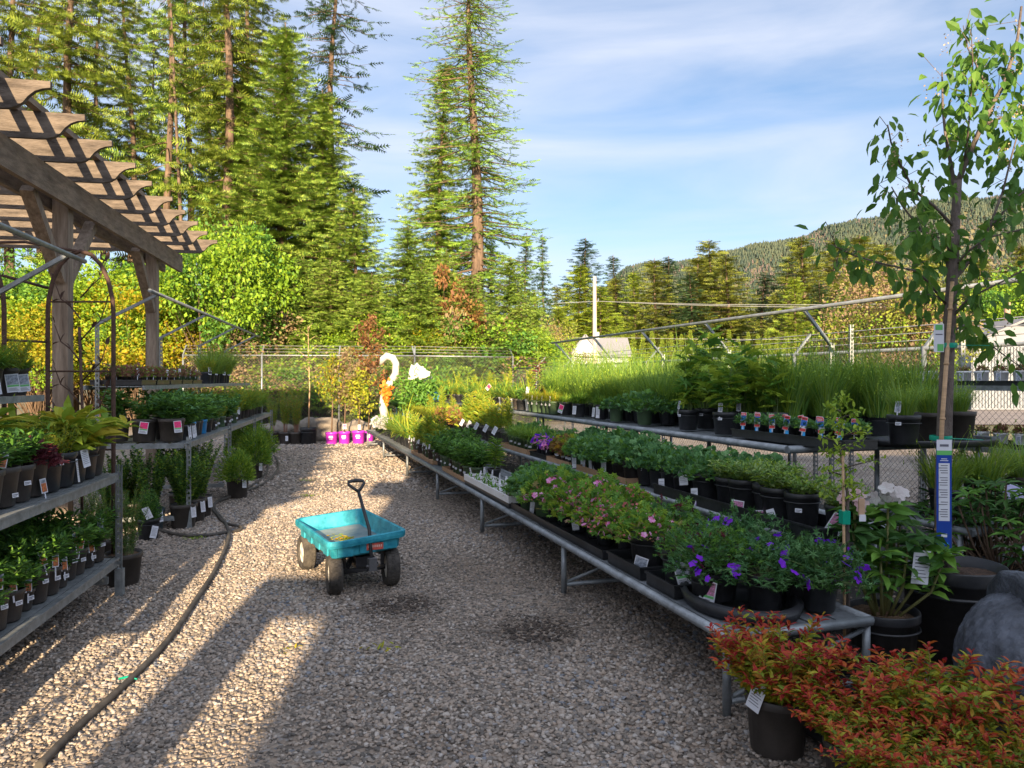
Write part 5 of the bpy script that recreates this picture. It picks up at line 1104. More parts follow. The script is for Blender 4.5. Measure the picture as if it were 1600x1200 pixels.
lurow(L2O, .2, .93, [4.4+.34*i for i in range(9)], ['goldfine','fine'], ['br1'], 'golden green bush in faded pot', T2+' far part', 'golden bushes on the far left shelf', 2.0, 1.0, lambda i: [('white', 1.0, .2, .3, 1.1)] if i == 0 else ())
lurow(L2O, .6, .93, [3.2+.42*i for i in range(9)], ['fine','goldfine'], ['br1'], 'bushy plant in faded pot', T2+' back', 'bushes at the back of the far left shelf', 2.0, 1.0)
for i in range(5):
    u = .35+i*.62
    tray('black plug tray of pinkish sedum on the far left upper shelf, %s from its near end' % ORD[i], L3(L2O, u, .71, 1.548), .56, .50, LU, LV, h=.055, cells=(4, 4), group='sedum trays on the far left upper shelf')
    for j in range(3):
        for k in range(2):
            potted('sedum', 'br1s' if i < 3 else 'g1s', L3(L2O, u-.18+j*.18, .54+k*.26, 1.556), 'little pinkish sedum, tray %s, %s row, %s' % (('one','two','three','four','five')[i], ('aisle','inner')[k], ORD[j]), 'pinkish sedums on the far left upper shelf', 1.35, .8, [('wstake', 1.4, .2, .1, .9)] if (j+k) % 2 == 0 else (), -.9)
lurow(L2O, .55, 1.545, [3.9+.28*i for i in range(7)], ['goldfine','lavlow'], ['b1'], 'feathery green plant in black pot', 'the far left upper shelf', 'feathery plants on the far left upper shelf', 1.35, 1.1, lambda i: [('white', 1.1, .2, .1, .9)] if i % 2 == 0 else ())
# ground under and beside the far left unit
for i, (u, w, lab) in enumerate([(.02, .35, 'dark boxwood in the slate coloured pot under the shelf corner'), (.12, .05, 'boxwood in brown pot right by the first shelf post'), (.45, .02, 'upright boxwood second behind the first shelf post'), (.75, .0, 'upright boxwood with pale stems third behind the first post'), (.35, .62, 'dark boxwood deep under the rose pots'), (.05, .75, 'dark boxwood at the inner end under the rose pots'), (1.1, .3, 'boxwood in the shade halfway under the far left shelf'), (1.5, .25, 'boxwood near the second shelf post')]):
    potted('box', 'teal' if i == 0 else 'b5', L3(L2O, u, w, 0), lab, 'boxwoods under the far left shelf', .9, .95, [('white', .7, .5, 0, 1.03)] if i < 4 else (), -.9)
for (x, y, sc, lab) in [(371, 771, .92, 'round bright green spirea bush in a brown pot by the hose'), (398, 742, 1.0, 'round spirea bush second along the hose'), (403, 722, 1.05, 'round spirea bush third along the hose, partly hidden'), (375, 726, 1.05, 'taller spirea bush behind the round one under the shelf'), (398, 704, 1.0, 'round spirea bush farthest under the left shelf')]:
    potted('globe', 'b5', gnd(x, y+6), lab, 'round spireas on the gravel', sc, 1.0, [('white', .75, .3, .1, 1.03)], -.9)
potted('yew', 'b5', gnd(193, 912), 'feathery dark juniper in brown pot at the end of the near shelf', None, .95, .95, (), -.9)
potted('darkshrub', 'b2', gnd(232, 842), 'small dark shrub with white tags on the gravel between the shelf units', None, .55, 1.0, [('white', .4, .2, .3, 1.1), ('white', 1.3, -.3, -.4, 1.0)], -.9)
potted('yew', 'b5', gnd(160, 885), 'second juniper tucked behind the near shelf post', None, 1.0, .9, (), -.9)
# far end: pots on the gravel before the fence
for (x, sc, lab) in [(426, .75, 'feathery willow in the leftmost black pot before the back fence'), (446, .9, 'feathery willow in the second black pot before the back fence'), (463, .8, 'feathery willow in the third black pot before the back fence')]:
    potted('bamboo', 'b5', gnd(x, 694), lab, 'willows before the back fence', sc, 1.15, [('white', .5, .2, 0, 1.03)] if x == 446 else (), -1.3)
def whip(label, x, y, Hh, pot, psc, lf, nl, spread, base=.35, ls=.09, tags=(), name='potted_tree', bm=M['twig']):
    q = gnd(x, y); me, zs, rt, h = POT[pot]; t = thing(name, label, 'potted tree', q)
    ob('pot', me, t, None, rng.uniform(0,6), psc); z0 = zs*psc; tk = MB(); cr = MB()
    tk.tube([(0,0,z0-.02),(.03,0,z0+Hh*.4),(-.02,.02,z0+Hh)], [.022,.016,.006], 6)
    n = 12; P = []; 
    for i in range(n):
        z = z0+Hh*(base+(1-base)*(i+.5)/n); a = i*2.4; L = spread*rng.uniform(.5,1)*(1-.5*i/n); e = np.array([math.cos(a)*L, math.sin(a)*L, L*.7])
        p = np.array([0,0,z]); tk.tube([p, p+e*.5, p+e], [.008,.006,.003], 4); m_ = nl//n
        P.append(p+e*rng.random((m_,1))**.6+rng.normal(0,.07,(m_,3)))
    P = np.concatenate(P); scatter(cr, LANCE, P, rng.normal(0,1,P.shape)+np.array([0,0,-.2]), ls*rng.uniform(.7,1.3,len(P)), 0, .5)
    ob('trunk', tk.mesh('whip_trunk', bm), t); ob('crown', cr.mesh('whip_crown', lf), t)
    if pot == 'pur':
        for (hh, w_) in ((.68,.75),(.58,.9),(.46,.6)):
            b = MB()
            for k in range(10):
                a = -1.45+(k-4.5)*.075*w_
                if k in (3, 7): continue
                b.box(np.array([math.cos(a), math.sin(a), 0])*(rt*psc*(.93+.05*hh)+.004)+np.array([0,0,h*psc*hh]), (.018, .004, .022), 0, rotz(a+PI/2))
            ob('lettering', b.mesh('pot_lettering', M['paper']), t)
    for (tk_, hf, an, tilt, out) in tags:
        a = -1.4+an; o = ob('plant_tag', TAG[tk_], t, np.array([math.cos(a), math.sin(a), 0])*rt*out+np.array([0,0,hf*h*psc])); o.rotation_euler = (-.1, tilt, a+PI/2)
    return t
whip('slim young tree with a pale stem in the widest black pot before the fence', 482, 694, 2.6, 'b20', .78, LF['lime'], 160, .45, .5, .09, (), 'potted_tree', M['bamboo'])
whip('bushy young tree with orange tips in the leftmost purple pot', 518, 694, 1.8, 'pur', 1, LF['amber'], 800, .55, .35, .08)
whip('dark leaved young tree with pink blooms in the second purple pot', 538, 693, 2.0, 'pur', 1, [LF['deep'], LF['pinkleaf']][1], 1000, .5, .3, .09, [('rose', 1.45, .1, 0, .8)])
whip('golden leaved young tree in the third purple pot', 560, 693, 1.4, 'pur', 1.08, LF['gold'], 700, .55, .3, .09, [('white', 1.3, .2, 0, .8)])
whip('tall burgundy leaved tree in the rightmost purple pot', 576, 690, 2.9, 'pur', .9, LF['rustleaf'], 1100, .6, .4, .10)
def boulder(label, x, y, rx, rz_, Y=None):
    q = gnd(x, y); mb = MB(); n, k = 20, 12; V = []
    for i in range(k+1):
        for j in range(n):
            a = 2*PI*j/n; f = PI*i/k; d = np.array([math.cos(a)*math.sin(f), math.sin(a)*math.sin(f), math.cos(f)])
            r = 1+.12*math.sin(3*a+x)*math.sin(f)+.1*math.sin(2.3*f*2+y)+.08*math.sin(5*a+3*f); V.append(d*r*np.array([rx, rx*.8, rz_])+np.array([0,0,rz_*.75]))
    Fq = np.array([(i*n+j, i*n+(j+1) % n, (i+1)*n+(j+1) % n, (i+1)*n+j) for i in range(k) for j in range(n)])
    mb.add(V, Fq[:, ::-1], 0, True); tag(ob('boulder', mb.mesh('boulder', M['stone']), None, q), label, 'boulder', 'boulders before the back fence')
boulder('big pale boulder between the black pots and the purple pots', 497, 689, .62, .36); boulder('low boulder behind the leftmost willow pots', 432, 687, .5, .28)
boulder('boulder right behind the leftmost purple pot', 521, 687, .45, .3); boulder('boulder behind the third purple pot', 558, 687, .5, .3)
# white swan planter with orange flowers
SW = mat('weathered_white_paint', (.44,.42,.38), .7, .25, 5, .2)
c = at(618, 690, 17.8); c[2] = 0; t = thing('swan_planter', 'white swan planter with a curved neck and orange flowers behind the bench end', 'planter', c)
P = [(-.24,0,.6),(-.30,0,.95),(-.27,0,1.3),(-.12,0,1.55),(.0,0,1.76),(.01,0,2.0),(-.07,0,2.14),(-.21,0,2.18),(-.31,0,2.1),(-.36,0,1.98)]
b = MB(); b.tube(P, [.10,.10,.09,.085,.085,.085,.09,.09,.08,.03], 10); ob('neck', b.mesh('swan_neck', SW), t)
b = MB(); pts = [(.32,0,1.62),(.35,0,1.82),(.40,0,1.98),(.47,0,1.94),(.53,0,2.02),(.61,0,1.93),(.70,0,1.93),(.76,0,1.83),(.86,0,1.80),(.84,0,1.70),(.6,0,1.6)]; b.prism([(p[0], p[2]) for p in pts], ((0,-.1,0),(1,0,0),(0,0,1),(0,1,0)), .10); b.prism([(p[0], p[2]) for p in pts], ((0,.4,-.05),(1,0,0),(0,0,1),(0,1,0)), .10); ob('wing', b.mesh('swan_wings', SW), t)
b = MB(); b.lathe([(0,.0),(.3,.0),(.36,.3),(.36,.6),(.3,.85),(.24,.95),(0,.9)], 18, (.55,.2,0)); ob('body', b.mesh('swan_body', SW), t)
mb = MB(); P = rng.normal(0,1,(110,3))*np.array([.06,.06,.17])+np.array([-.20,-.12,1.28]); scatter(mb, FLOWER, P, rng.normal(0,.6,P.shape)+np.array([0,-1,.2]), .042, 0); P = rng.normal(0,1,(900,3))*np.array([.26,.16,.28])+np.array([.55,-.05,1.36]); scatter(mb, LANCE, P, rng.normal(0,1,P.shape), .12, 1, .5)
ob('flowers', mb.mesh('swan_flowers', [M['orangefl'], LF['mid']]), t)

# ------------------------------------------------------------------ wagon
th = math.radians(29); wr_ = np.array([math.cos(th), math.sin(th), 0]); wl = np.array([-math.sin(th), math.cos(th), 0]); wo = np.array([-1.34, 6.02, 0])
t = thing('garden_wagon', 'turquoise garden wagon with four tyres and an upright black handle on the gravel', 'wagon', wo)
Wp = lambda a, l, z: wr_*a+wl*l+np.array([0,0,z])
roll = lambda a: .022*a/.3
b = MB(); hw, hl = .30, .55
def ring(hw, hl, z, rad=.05, n=5):
    P = []
    for cx, cy, a0 in ((hw-rad, hl-rad, 0), (-hw+rad, hl-rad, PI/2), (-hw+rad, -hl+rad, PI), (hw-rad, -hl+rad, 1.5*PI)):
        for i in range(n): a = a0+PI/2*i/(n-1); x = cx+rad*math.cos(a); P.append(Wp(x, cy+rad*math.sin(a), z+roll(x)))
    return P
rings = [ring(.245,.485,.285,.04), ring(.262,.51,.30,.045), ring(.272,.52,.375,.05), ring(.302,.552,.378,.055), ring(.306,.556,.40,.055), ring(.305,.555,.425,.055), ring(.296,.546,.432,.05), ring(.278,.528,.428,.045), ring(.258,.505,.315,.04), ring(.245,.49,.307,.035)]
k = len(rings[0]); Fq = [(i*k+j, i*k+(j+1) % k, (i+1)*k+(j+1) % k, (i+1)*k+j) for i in range(len(rings)-1) for j in range(k)]
b.add(np.concatenate(rings), np.array(Fq), 0, False); b.G.append((np.array([list(range(k))[::-1]]), 0, False))
for l in (-.36, -.12, .12, .36):
    for s in (-1, 1): b.box(Wp(s*.272, l, .34+roll(s*.27)), (.012, .11, .07), 0, np.stack([wr_, wl, [0,0,1]], 1))
for a in (-.17, .0, .17): b.box(Wp(a, -.522, .342+roll(a)), (.12, .012, .075), 0, np.stack([wr_, wl, [0,0,1]], 1))
ob('bed', b.mesh('wagon_bed', M['teal']), t)
b = MB(); b.add(rings[-1], [tuple(range(k))], 0); ob('bed_floor', b.mesh('wagon_floor', M['dust']), t)
mb = MB(); P = rng.normal(0,1,(60,2))*np.array([.05,.07]); Q = np.array([Wp(p[0]-.02, p[1]+.02, .309) for p in P]); scatter(mb, LANCE, Q, np.concatenate([rng.normal(0,1,(60,2)), np.full((60,1),.08)], 1), .045, 0, .4)
o = ob('fallen_leaves', mb.mesh('fallen_leaves', LF['amber']), None, wo); tag(o, 'little heap of orange leaves lying in the turquoise wagon', 'dead leaves'); o['kind'] = 'stuff'
b = MB(); b.box(Wp(.055, -.5300, .345), (.13, .004, .05), 0, np.stack([wr_, wl, [0,0,1]], 1))
for i in range(7): b.box(Wp(.005+i*.0165, -.5325, .348), (.009, .003, .018), 1, np.stack([wr_, wl, [0,0,1]], 1))
ob('badge', b.mesh('wagon_badge', [mat('faded_red_label', (.55,.10,.07), .5, .3, 30), mat('worn_badge_print', (.62,.42,.36), .6, .2, 20)]), t)
def wheel(p, yaw):
    ax = rotz(yaw) @ wr_; u = np.array([0,0,1.0]); v = np.cross(u, ax); R_ = np.stack([u, v, ax], 1)
    b = MB(); R0 = .148; w = .052
    prof = [(.085,-w*.7),(.105,-w*.95),(.13,-w),(.143,-w*.75),(R0,-w*.35),(R0,0),(R0,w*.35),(.143,w*.75),(.13,w),(.105,w*.95),(.085,w*.7)]
    b.lathe(prof, 28, p, 0, True, R_)
    for i in range(36):
        a = i*PI/18; d = u*math.cos(a)+v*math.sin(a); tt = np.cross(ax, d)
        for s, off in ((-.028,0),(0,.5),(.028,0)):
            a2 = a+off*PI/18; d = u*math.cos(a2)+v*math.sin(a2); tt = np.cross(ax, d)
            b.box(p+d*(R0-.002-(.006 if s else 0))+ax*s, (.012, .016, .022), 0, np.stack([d, tt, ax], 1))
    wh = ob('wheel', b.mesh('wheel_tyre', M['rubber']), t)
    b = MB()
    for s in (-1, 1): b.lathe([(0,s*.042),(.03,s*.045),(.04,s*.03),(.075,s*.026),(.088,s*.034)][::s], 20, p, 0, True, R_)
    ob('rim', b.mesh('wheel_rim', M['hub']), wh)
for a, l, y in ((-.225,-.42,-.15),(.225,-.40,-.15),(-.235,.40,0),(.235,.40,0)): wheel(Wp(a, l, .148), y)
b = MB()
b.bar(Wp(-.19,-.41,.15), Wp(.19,-.40,.15), .03, .03); b.bar(Wp(-.2,.40,.15), Wp(.2,.40,.15), .03, .03)
for s in (-1, 1):
    b.bar(Wp(s*.13,-.45,.275), Wp(s*.13,.45,.275), .03, .025); b.bar(Wp(s*.13,.40,.16), Wp(s*.13,.32,.27), .03, .02); b.bar(Wp(s*.13,.40,.16), Wp(s*.13,.46,.27), .03, .02)
    b.bar(Wp(s*.17,-.41,.165), Wp(s*.02,-.60,.19), .022, .018); b.bar(Wp(s*.12,-.38,.17), Wp(s*.05,-.36,.27), .03, .03); b.bar(Wp(s*.15,-.42,.16), Wp(s*.15,-.42,.27), .02, .025)
b.box(Wp(0,-.40,.22), (.14,.12,.08), 0, np.stack([wr_, wl, [0,0,1]], 1))
ob('chassis', b.mesh('wagon_chassis', M['blackmetal']), t)
b = MB(); A = Wp(.01,-.60,.20); B = Wp(.02,-.50,.47); C_ = Wp(.005,-.28,.73)
b.tube([A, B, C_], .013, 8)
g0 = C_; up_ = norm(C_-B); b.tube([g0, g0+up_*.03-wr_*.03, g0+up_*.07-wr_*.062, g0+up_*.095-wr_*.06, g0+up_*.103, g0+up_*.095+wr_*.06, g0+up_*.07+wr_*.062, g0+up_*.03+wr_*.03, g0], [.013,.012,.012,.013,.015,.013,.012,.012,.013], 8)
ob('handle', b.mesh('wagon_handle', M['blackmetal']), t)
b = MB(); b.box(A+np.array([0,0,.03]), (.06,.05,.09), 0, np.stack([wr_, wl, [0,0,1]], 1)); b.tube([A-wr_*.045+np.array([0,0,.02]), A+wr_*.045+np.array([0,0,.02])], .011, 8); ob('hitch', b.mesh('wagon_hitch', M['greymetal']), t)

# ------------------------------------------------------------------ hoses
def hose(label, px, r=.017):
    P = np.array([gnd(x, y, r) for x, y in px]); P[:, 2] = r+.006
    Q = []
    for i in range(len(P)-1):
        p0, p1, p2, p3 = P[max(i-1,0)], P[i], P[i+1], P[min(i+2,len(P)-1)]
        for s in np.linspace(0,1,8)[:-1]: Q.append(.5*((2*p1)+(-p0+p2)*s+(2*p0-5*p1+4*p2-p3)*s*s+(-p0+3*p1-3*p2+p3)*s**3))
    Q.append(P[-1]); b = MB(); b.tube(Q, r, 8); tag(ob('garden_hose', b.mesh('garden_hose', M['hose']), None), label, 'hose')
hose('long dusty black hose running down the left side of the gravel', [(60,1200),(125,1134),(205,1062),(262,1002),(305,940),(338,888),(357,842),(352,818),(336,798),(338,786),(362,776),(410,757),(432,738),(434,722),(428,712)], .018)
hose('second black hose curling out from under the far left shelf', [(222,806),(238,822),(268,834),(310,838),(352,833),(374,829),(376,824),(352,818),(340,806),(333,795),(342,782),(372,770),(404,752),(418,735),(417,722)], .017)

for i, (x, y, lab) in enumerate([(478, 752, 'small tuft of weeds in the gravel behind the wagon handle'), (482, 776, 'small tuft of weeds in the sunny gravel beyond the wagon'), (303, 843, 'tiny green weeds beside the curled hose'), (452, 1020, 'yellowish scrap of leaves on the sunlit gravel patch'), (590, 1015, 'single orange leaf bits on the shaded gravel')]):
    mb = MB(); k = 40 if i < 3 else 9; P = np.stack([rng.normal(0,.06,k), rng.normal(0,.04,k), np.full(k,.012)], 1); scatter(mb, LANCE, P, rng.normal(0,1,(k,3))*np.array([1,1,.4])+np.array([0,0,.35 if i < 3 else 0]), .035 if i < 3 else .05, 0, .3)
    o = tag(ob('weeds' if i < 3 else 'dead_leaves', mb.mesh('weeds', LF['lime'] if i < 3 else LF['gold']), None, gnd(x, y)), lab, 'weeds' if i < 3 else 'dead leaves'); o['kind'] = 'stuff'
b = MB(); b.tube([(-.05,0,.022),(-.01,.012,.026),(.05,-.004,.022)], [.006,.007,.004], 5); tag(ob('tape_scrap', b.mesh('tape_scrap', M['tape']), None, gnd(200, 1067)), 'scrap of green tie tape lying beside the long hose', 'litter')
# ------------------------------------------------------------------ rusty garden arch beside the shelves
c = at(122, 650, 5.85); c[2] = 0; t = thing('garden_arch', 'rusty iron garden arch with curled stems and iron leaves by the left shelf', 'garden arch', c)
def arch_panel(off, w, z1, name):
    o = np.asarray(off, float); b = MB(); P = [o+np.array([-w/2,0,0])]
    P += [o+np.array([-w/2,0,z]) for z in (1.0, z1-.5)]+[o+np.array([-math.cos(a)*w/2*(1 if True else 0),0,z1-.5+math.sin(a)*.5]) for a in np.linspace(.25,PI-.25,9)]+[o+np.array([w/2,0,z]) for z in (z1-.5,1.0,0)]
    b.tube(P, .017, 8); p = ob('arch_frame', b.mesh('arch_frame', M['rust']), t)
    for z in (1.05, 1.35, z1-.95, z1-.4): 
        s = MB(); s.tube([o+np.array([-w/2,0,z]), o+np.array([w/2,0,z])], .008, 6); ob('crossbar', s.mesh('arch_crossbar', M['rust']), t)
    vn = MB(); lf = MB()
    vn.tube([o+np.array([0,0,0]), o+np.array([.02,0,1.2]), o+np.array([-.01,0,z1-.6])], .011, 6); PP = []; DD = []
    for i in range(9):
        z = .9+i*(z1-1.1)/9; sg = (1,-1)[i % 2]; pts = [o+np.array([0,0,z]), o+np.array([sg*w*.16,.01,z+.10]), o+np.array([sg*w*.30,0,z+.16]), o+np.array([sg*w*.40,0,z+.30])]
        vn.tube(pts, [.007,.006,.005,.003], 5)
        for q, d in ((pts[1], (sg*.6,0,1)), (pts[2], (-sg*.3,0,1)), (pts[2], (sg,0,-.2)), (pts[3], (sg*.2,0,1))): PP.append(q); DD.append(d)
    ob('vine', vn.mesh('arch_vine', M['rust']), t)
    scatter(lf, LANCE, np.array(PP), np.array(DD, float), .075, 0, .55, .15); ob('iron_leaf', lf.mesh('arch_leaves', M['rust']), t)
arch_panel((.02,0,0), .52, 2.62, 'near'); arch_panel((-.62,-.35,0), .55, 2.62, 'far')
s = MB(); s.tube([(-.24,0,2.33),(-.36,-.35,2.38)], .012, 6); s.tube([(-.24,0,1.9),(-.36,-.35,1.9)], .010, 6); s.tube([(.0,0,2.62),(-.3,-.18,2.66),(-.62,-.35,2.62)], .012, 6); ob('tie_bar', s.mesh('arch_tie', M['rust']), t)

# ------------------------------------------------------------------ foreground right: pots, saplings, statue
def sp(x, Y): return np.array([(x-800)*Y/FPX, Y, 0])
for i, (x, Y, pt, sc, lab) in enumerate([(1214, 3.2, 'b5', .86, 'orange and yellow spirea in black pot by the near bench leg'), (1330, 2.9, 'b5', .86, 'red tipped spirea bush at the bottom edge, left of three'), (1455, 2.92, 'b5', .98, 'red tipped spirea bush in the middle of the bottom right corner'), (1575, 2.55, 'b5', .8, 'red tipped spirea bush in the bottom right corner before the statue'), (1395, 2.55, 'b5', .75, 'low red spirea bush at the bottom edge between the taller ones')]):
    potted('spirea', pt, sp(x, Y)*np.array([1,1,0]), lab, 'spireas in the bottom right corner', sc, .72 if i else .9, [('white', 1.1, -.6, .3, 1.1)] if i == 0 else (), -1.9)
# rhododendron with white flowers
q = sp(1379, 4.1); me, zs, rt, h = POT['b7']; t = thing('potted_rhododendron', 'white flowering rhododendron in a black pot with bark mulch', 'potted shrub', q)
ob('pot', me, t)
BLUSH = leafmat('blush_petals', [(.62,.36,.38),(.70,.54,.54)], .35, bright=1.0)
st = MB(); lf = MB(); fl = MB()
for i, (dx, dy, z) in enumerate([(-.16,.0,.80),(-.10,.1,.78),(.02,-.02,.84),(.10,.05,.80),(-.04,.12,.74),(.20,-.08,.62),(.28,-.12,.52),(-.20,-.08,.66),(.08,-.12,.60),(-.08,-.14,.52),(.16,.12,.66)]):
    a = np.array([dx*.25, dy*.25, zs]); e = np.array([dx, dy, zs+z*.72]); m_ = (a+e)/2+np.array([dx*.15, dy*.15, -.03]); st.tube([a, m_, e], [.009,.008,.006], 6)
    for (p, nl, L) in ((e, 11, .135), (m_*.2+e*.8, 7, .13), (m_*.5+e*.5, 7, .125), (m_*.8+e*.2, 5, .115), (m_, 4, .105)):
        az = np.arange(nl)*2*PI/nl+rng.uniform(0,6); D = np.stack([np.cos(az), np.sin(az), rng.normal(.15,.25,nl)], 1)
        scatter(lf, LANCE, np.repeat(p[None], nl, 0), D, L*rng.uniform(.8,1.15,nl), int(rng.random() < .4), .42, .45)
    if i in (2, 3, 4, 0):
        f0 = e+np.array([0,0,.05]); d = sph(6, -.1); fl = MB(); scatter(fl, FLOWER, f0+d*.062, d+np.array([-.3,-.5,.1]), .044, 0, 1.0, .8); ob('flower_truss', fl.mesh('flower_truss', BLUSH if i == 0 else LF['white']), t)
ob('stems', st.mesh('rhododendron_stems', mat('rhododendron_stem', (.20,.20,.07), .7)), t); ob('foliage', lf.mesh('rhododendron_leaves', [LF['deep'], LF['mid']]), t)
o = ob('plant_tag', TAG['white'], t, (.13, -.15, .60)); o.scale = (1.4,1,1.5); o.rotation_euler = (0, .1, .0)
# rhododendrons at the right edge
for (x, Y, sc, lab) in [(1560, 5.0, 1.0, 'leafy rhododendron with a few white flowers right of the big tree pot'), (1640, 4.8, 1.1, 'rhododendron leaning in from the right edge'), (1515, 5.5, .9, 'dark rhododendron behind the rim of the big tree pot')]:
    q = sp(x, Y); t = thing('potted_rhododendron', lab, 'potted shrub', q); ob('pot', POT['b7'][0], t); st = MB(); lf = MB(); fl = MB(); z0 = POT['b7'][1]
    for i in range(30):
        d = sph(1, .0)[0]; e = np.array([d[0]*.36, d[1]*.36, z0+.18+.48*d[2]*rng.uniform(.7,1)])*np.array([sc,sc,1]); st.tube([(d[0]*.05,d[1]*.05,z0-.02), e*np.array([.6,.6,.62]), e], [.008,.006,.005], 5)
        nl = 8; az = np.arange(nl)*2*PI/nl+i; D = np.stack([np.cos(az), np.sin(az), rng.normal(.1,.25,nl)], 1); scatter(lf, LANCE, np.repeat(e[None], nl, 0), D, .105*rng.uniform(.8,1.2,nl), i % 2, .34, .3)
        nl = 4; D = np.stack([np.cos(az[:4]+.4), np.sin(az[:4]+.4), rng.normal(-.1,.25,nl)], 1); scatter(lf, LANCE, np.repeat((e*np.array([.85,.85,.88]))[None], nl, 0), D, .10, 0, .34, .3)
        if i in (3, 17): dd = sph(7, -.2); fl = MB(); scatter(fl, FLOWER, e+np.array([0,-.03,.04])+dd*.055, dd+np.array([-.3,-.6,.1]), .042, 0, 1, .8); ob('flower_truss', fl.mesh('flower_truss', LF['lilac']), t)
    ob('stems', st.mesh('rhododendron_stems', M['twig']), t); ob('foliage', lf.mesh('rhododendron_leaves', [LF['deep'], LF['mid']]), t)
# young tree in the big pot
YT = 4.3; q = sp(1489, YT); t = thing('potted_tree', 'young flowering tree in a huge black pot tied to a bamboo stake', 'potted tree', q)
me, zs, rt, h = POT['b20']; ob('pot', me, t)
TX = lambda x, y, dy=0: at(x, y, YT+dy)-q
tk = MB(); br = []
trunk = [(1474,884),(1473,780),(1476,660),(1481,540),(1487,450),(1491,380),(1494,320),(1497,282)]
tk.tube([TX(x, y) for x, y in trunk], [.047,.044,.041,.037,.031,.027,.024,.021], 10)
BR = [([(1497,284),(1508,255),(1533,199),(1552,160),(1567,136),(1580,95),(1590,60),(1596,10)], .017, -.05), ([(1494,320),(1490,280),(1478,215),(1473,170),(1472,113)], .013, .1), ([(1491,355),(1460,322),(1427,296),(1403,249),(1392,222),(1387,195)], .010, -.15),
      ([(1484,470),(1480,409),(1455,380),(1428,345),(1410,322),(1393,292)], .010, .15), ([(1478,475),(1450,440),(1430,423),(1383,413),(1333,399),(1298,382)], .008, -.25), ([(1488,440),(1500,426),(1525,395),(1543,360),(1587,309),(1625,280)], .013, .1),
      ([(1543,362),(1567,299),(1580,246),(1593,199),(1610,150)], .008, .15), ([(1484,500),(1510,470),(1533,456),(1570,438),(1620,410)], .009, -.2), ([(1483,520),(1508,507),(1530,525),(1565,552),(1610,585)], .007, .2), ([(1489,420),(1510,395),(1540,372),(1590,360),(1630,352)], .008, -.15),
      ([(1536,195),(1570,182),(1600,170),(1640,150)], .009, .1), ([(1486,480),(1462,462),(1440,458),(1425,462)], .006, .2), ([(1505,262),(1512,215),(1516,165),(1520,95),(1518,60)], .007, -.2), ([(1490,400),(1470,372),(1440,360),(1420,362)], .006, -.2), ([(1552,160),(1530,110),(1512,75),(1505,40)], .007, .2)]
lf = MB(); dr = MB(); LP = []; LD = []; DP = []
for pts, r, dy in BR:
    n = len(pts); P = np.array([TX(x, y, dy*i/(n-1)*1.6) for i, (x, y) in enumerate(pts)]); tk.tube(P, np.linspace(r, r*.35, n), 6)
    L = np.linalg.norm(np.diff(P, axis=0), axis=1).sum(); k = int(L/.0105)
    for s in rng.uniform(.16, 1.0, k):
        p = np.array([np.interp(s*(n-1), np.arange(n), P[:, j]) for j in range(3)]); off = rng.normal(0, .055, 3); LP.append(p+off); LD.append(off*5+np.array([0,0,-.75])+rng.normal(0,.35,3))
        if abs(off[0])+abs(off[2]) > .09: br.append((p, p+off))
    for s in rng.uniform(.3, 1, int(L/.11)):
        p = np.array([np.interp(s*(n-1), np.arange(n), P[:, j]) for j in range(3)])+rng.normal(0,.06,3); DP.append(p+rng.normal(0,.022,(9,3)))
LP = np.array(LP); LD = np.array(LD); s = rng.uniform(.05, .105, len(LP)); cut = LP[:,2] > 0
scatter(lf, LANCE, LP, LD, s, 0, .58, .7)
for a, e in br[::4]: tk.tube([a, e], .0018, 3, 0, False)
DP = np.concatenate(DP); scatter(dr, DIAM, DP, rng.normal(0,1,DP.shape), .015, 0, .7)
ob('trunk', tk.mesh('young_trunk', M['trunk']), t); ob('crown', lf.mesh('young_tree_leaves', leafmat('young_tree_leaves', [(.045,.12,.022),(.08,.19,.03),(.14,.26,.035)], .45)), t); ob('dry_flowers', dr.mesh('young_tree_dry_flowers', LF['dry']), t)
b = MB(); A = TX(1463,872,-.13); B = TX(1488,440,-.06); b.tube([A, (A+B)/2+np.array([-.012,0,0]), B], [.0135,.0125,.011], 8)
for i in range(5): p = A*(1-.2*i-.1)+B*(.2*i+.1); b.tube([p+np.array([-.010*(1-abs(i-2)/3),0,-.006]), p+np.array([-.010*(1-abs(i-2)/3),0,.006])], .0155, 8)
ob('stake', b.mesh('bamboo_stake', M['bamboo']), t)
for (x, y, ln) in ((1478, 540, 42), (1470, 684, 40)):
    p = TX(x, y, -.03); b = MB(); b.lathe([(.058,-.014),(.060,0),(.058,.014)], 18, p); b.bar(p+np.array([.03,-.06,0]), p+np.array([.03+ln/270,-.10,-.004]), .02, .003); ob('tie', b.mesh('green_tie', M['tape']), t)
b = MB(); R_ = rotz(-.15); c0 = TX(1475, 780, -.20)
b.box(c0, (.078, .004, .66), 0, R_); dv = R_ @ np.array([0,-1,0])
def lab(z0, z1, m_, w=.078, x=0, dd=.0026): b.box(c0+dv*dd+R_ @ np.array([x,0,0])+np.array([0,0,(z0+z1)/2]), (w, .0012, z1-z0), m_, R_)
lab(.27,.33,1); lab(.245,.27,2); lab(-.12,.20,1,.056); lab(-.33,-.30,1); lab(-.30,-.285,2)
for i in range(22):
    if i in (4, 9, 14, 17): continue
    lab(.185-i*.0135, .185-i*.0135+.004, 3, .036+.008*((i*5) % 3)/2, -.003*((i*5) % 3), .0038)
lab(.292,.305,3,.045,0,.0038); lab(.222,.226,1,.03); lab(.212,.216,1,.042); lab(-.21,-.19,1,.03,0.0); lab(-.25,-.24,4,.04)
ob('label_board', b.mesh('tree_label', [mat('blue_label', (.01,.05,.30), .4, .15, 8), M['paper'], M['greenprint'], M['ink'], M['cyan']]), t)
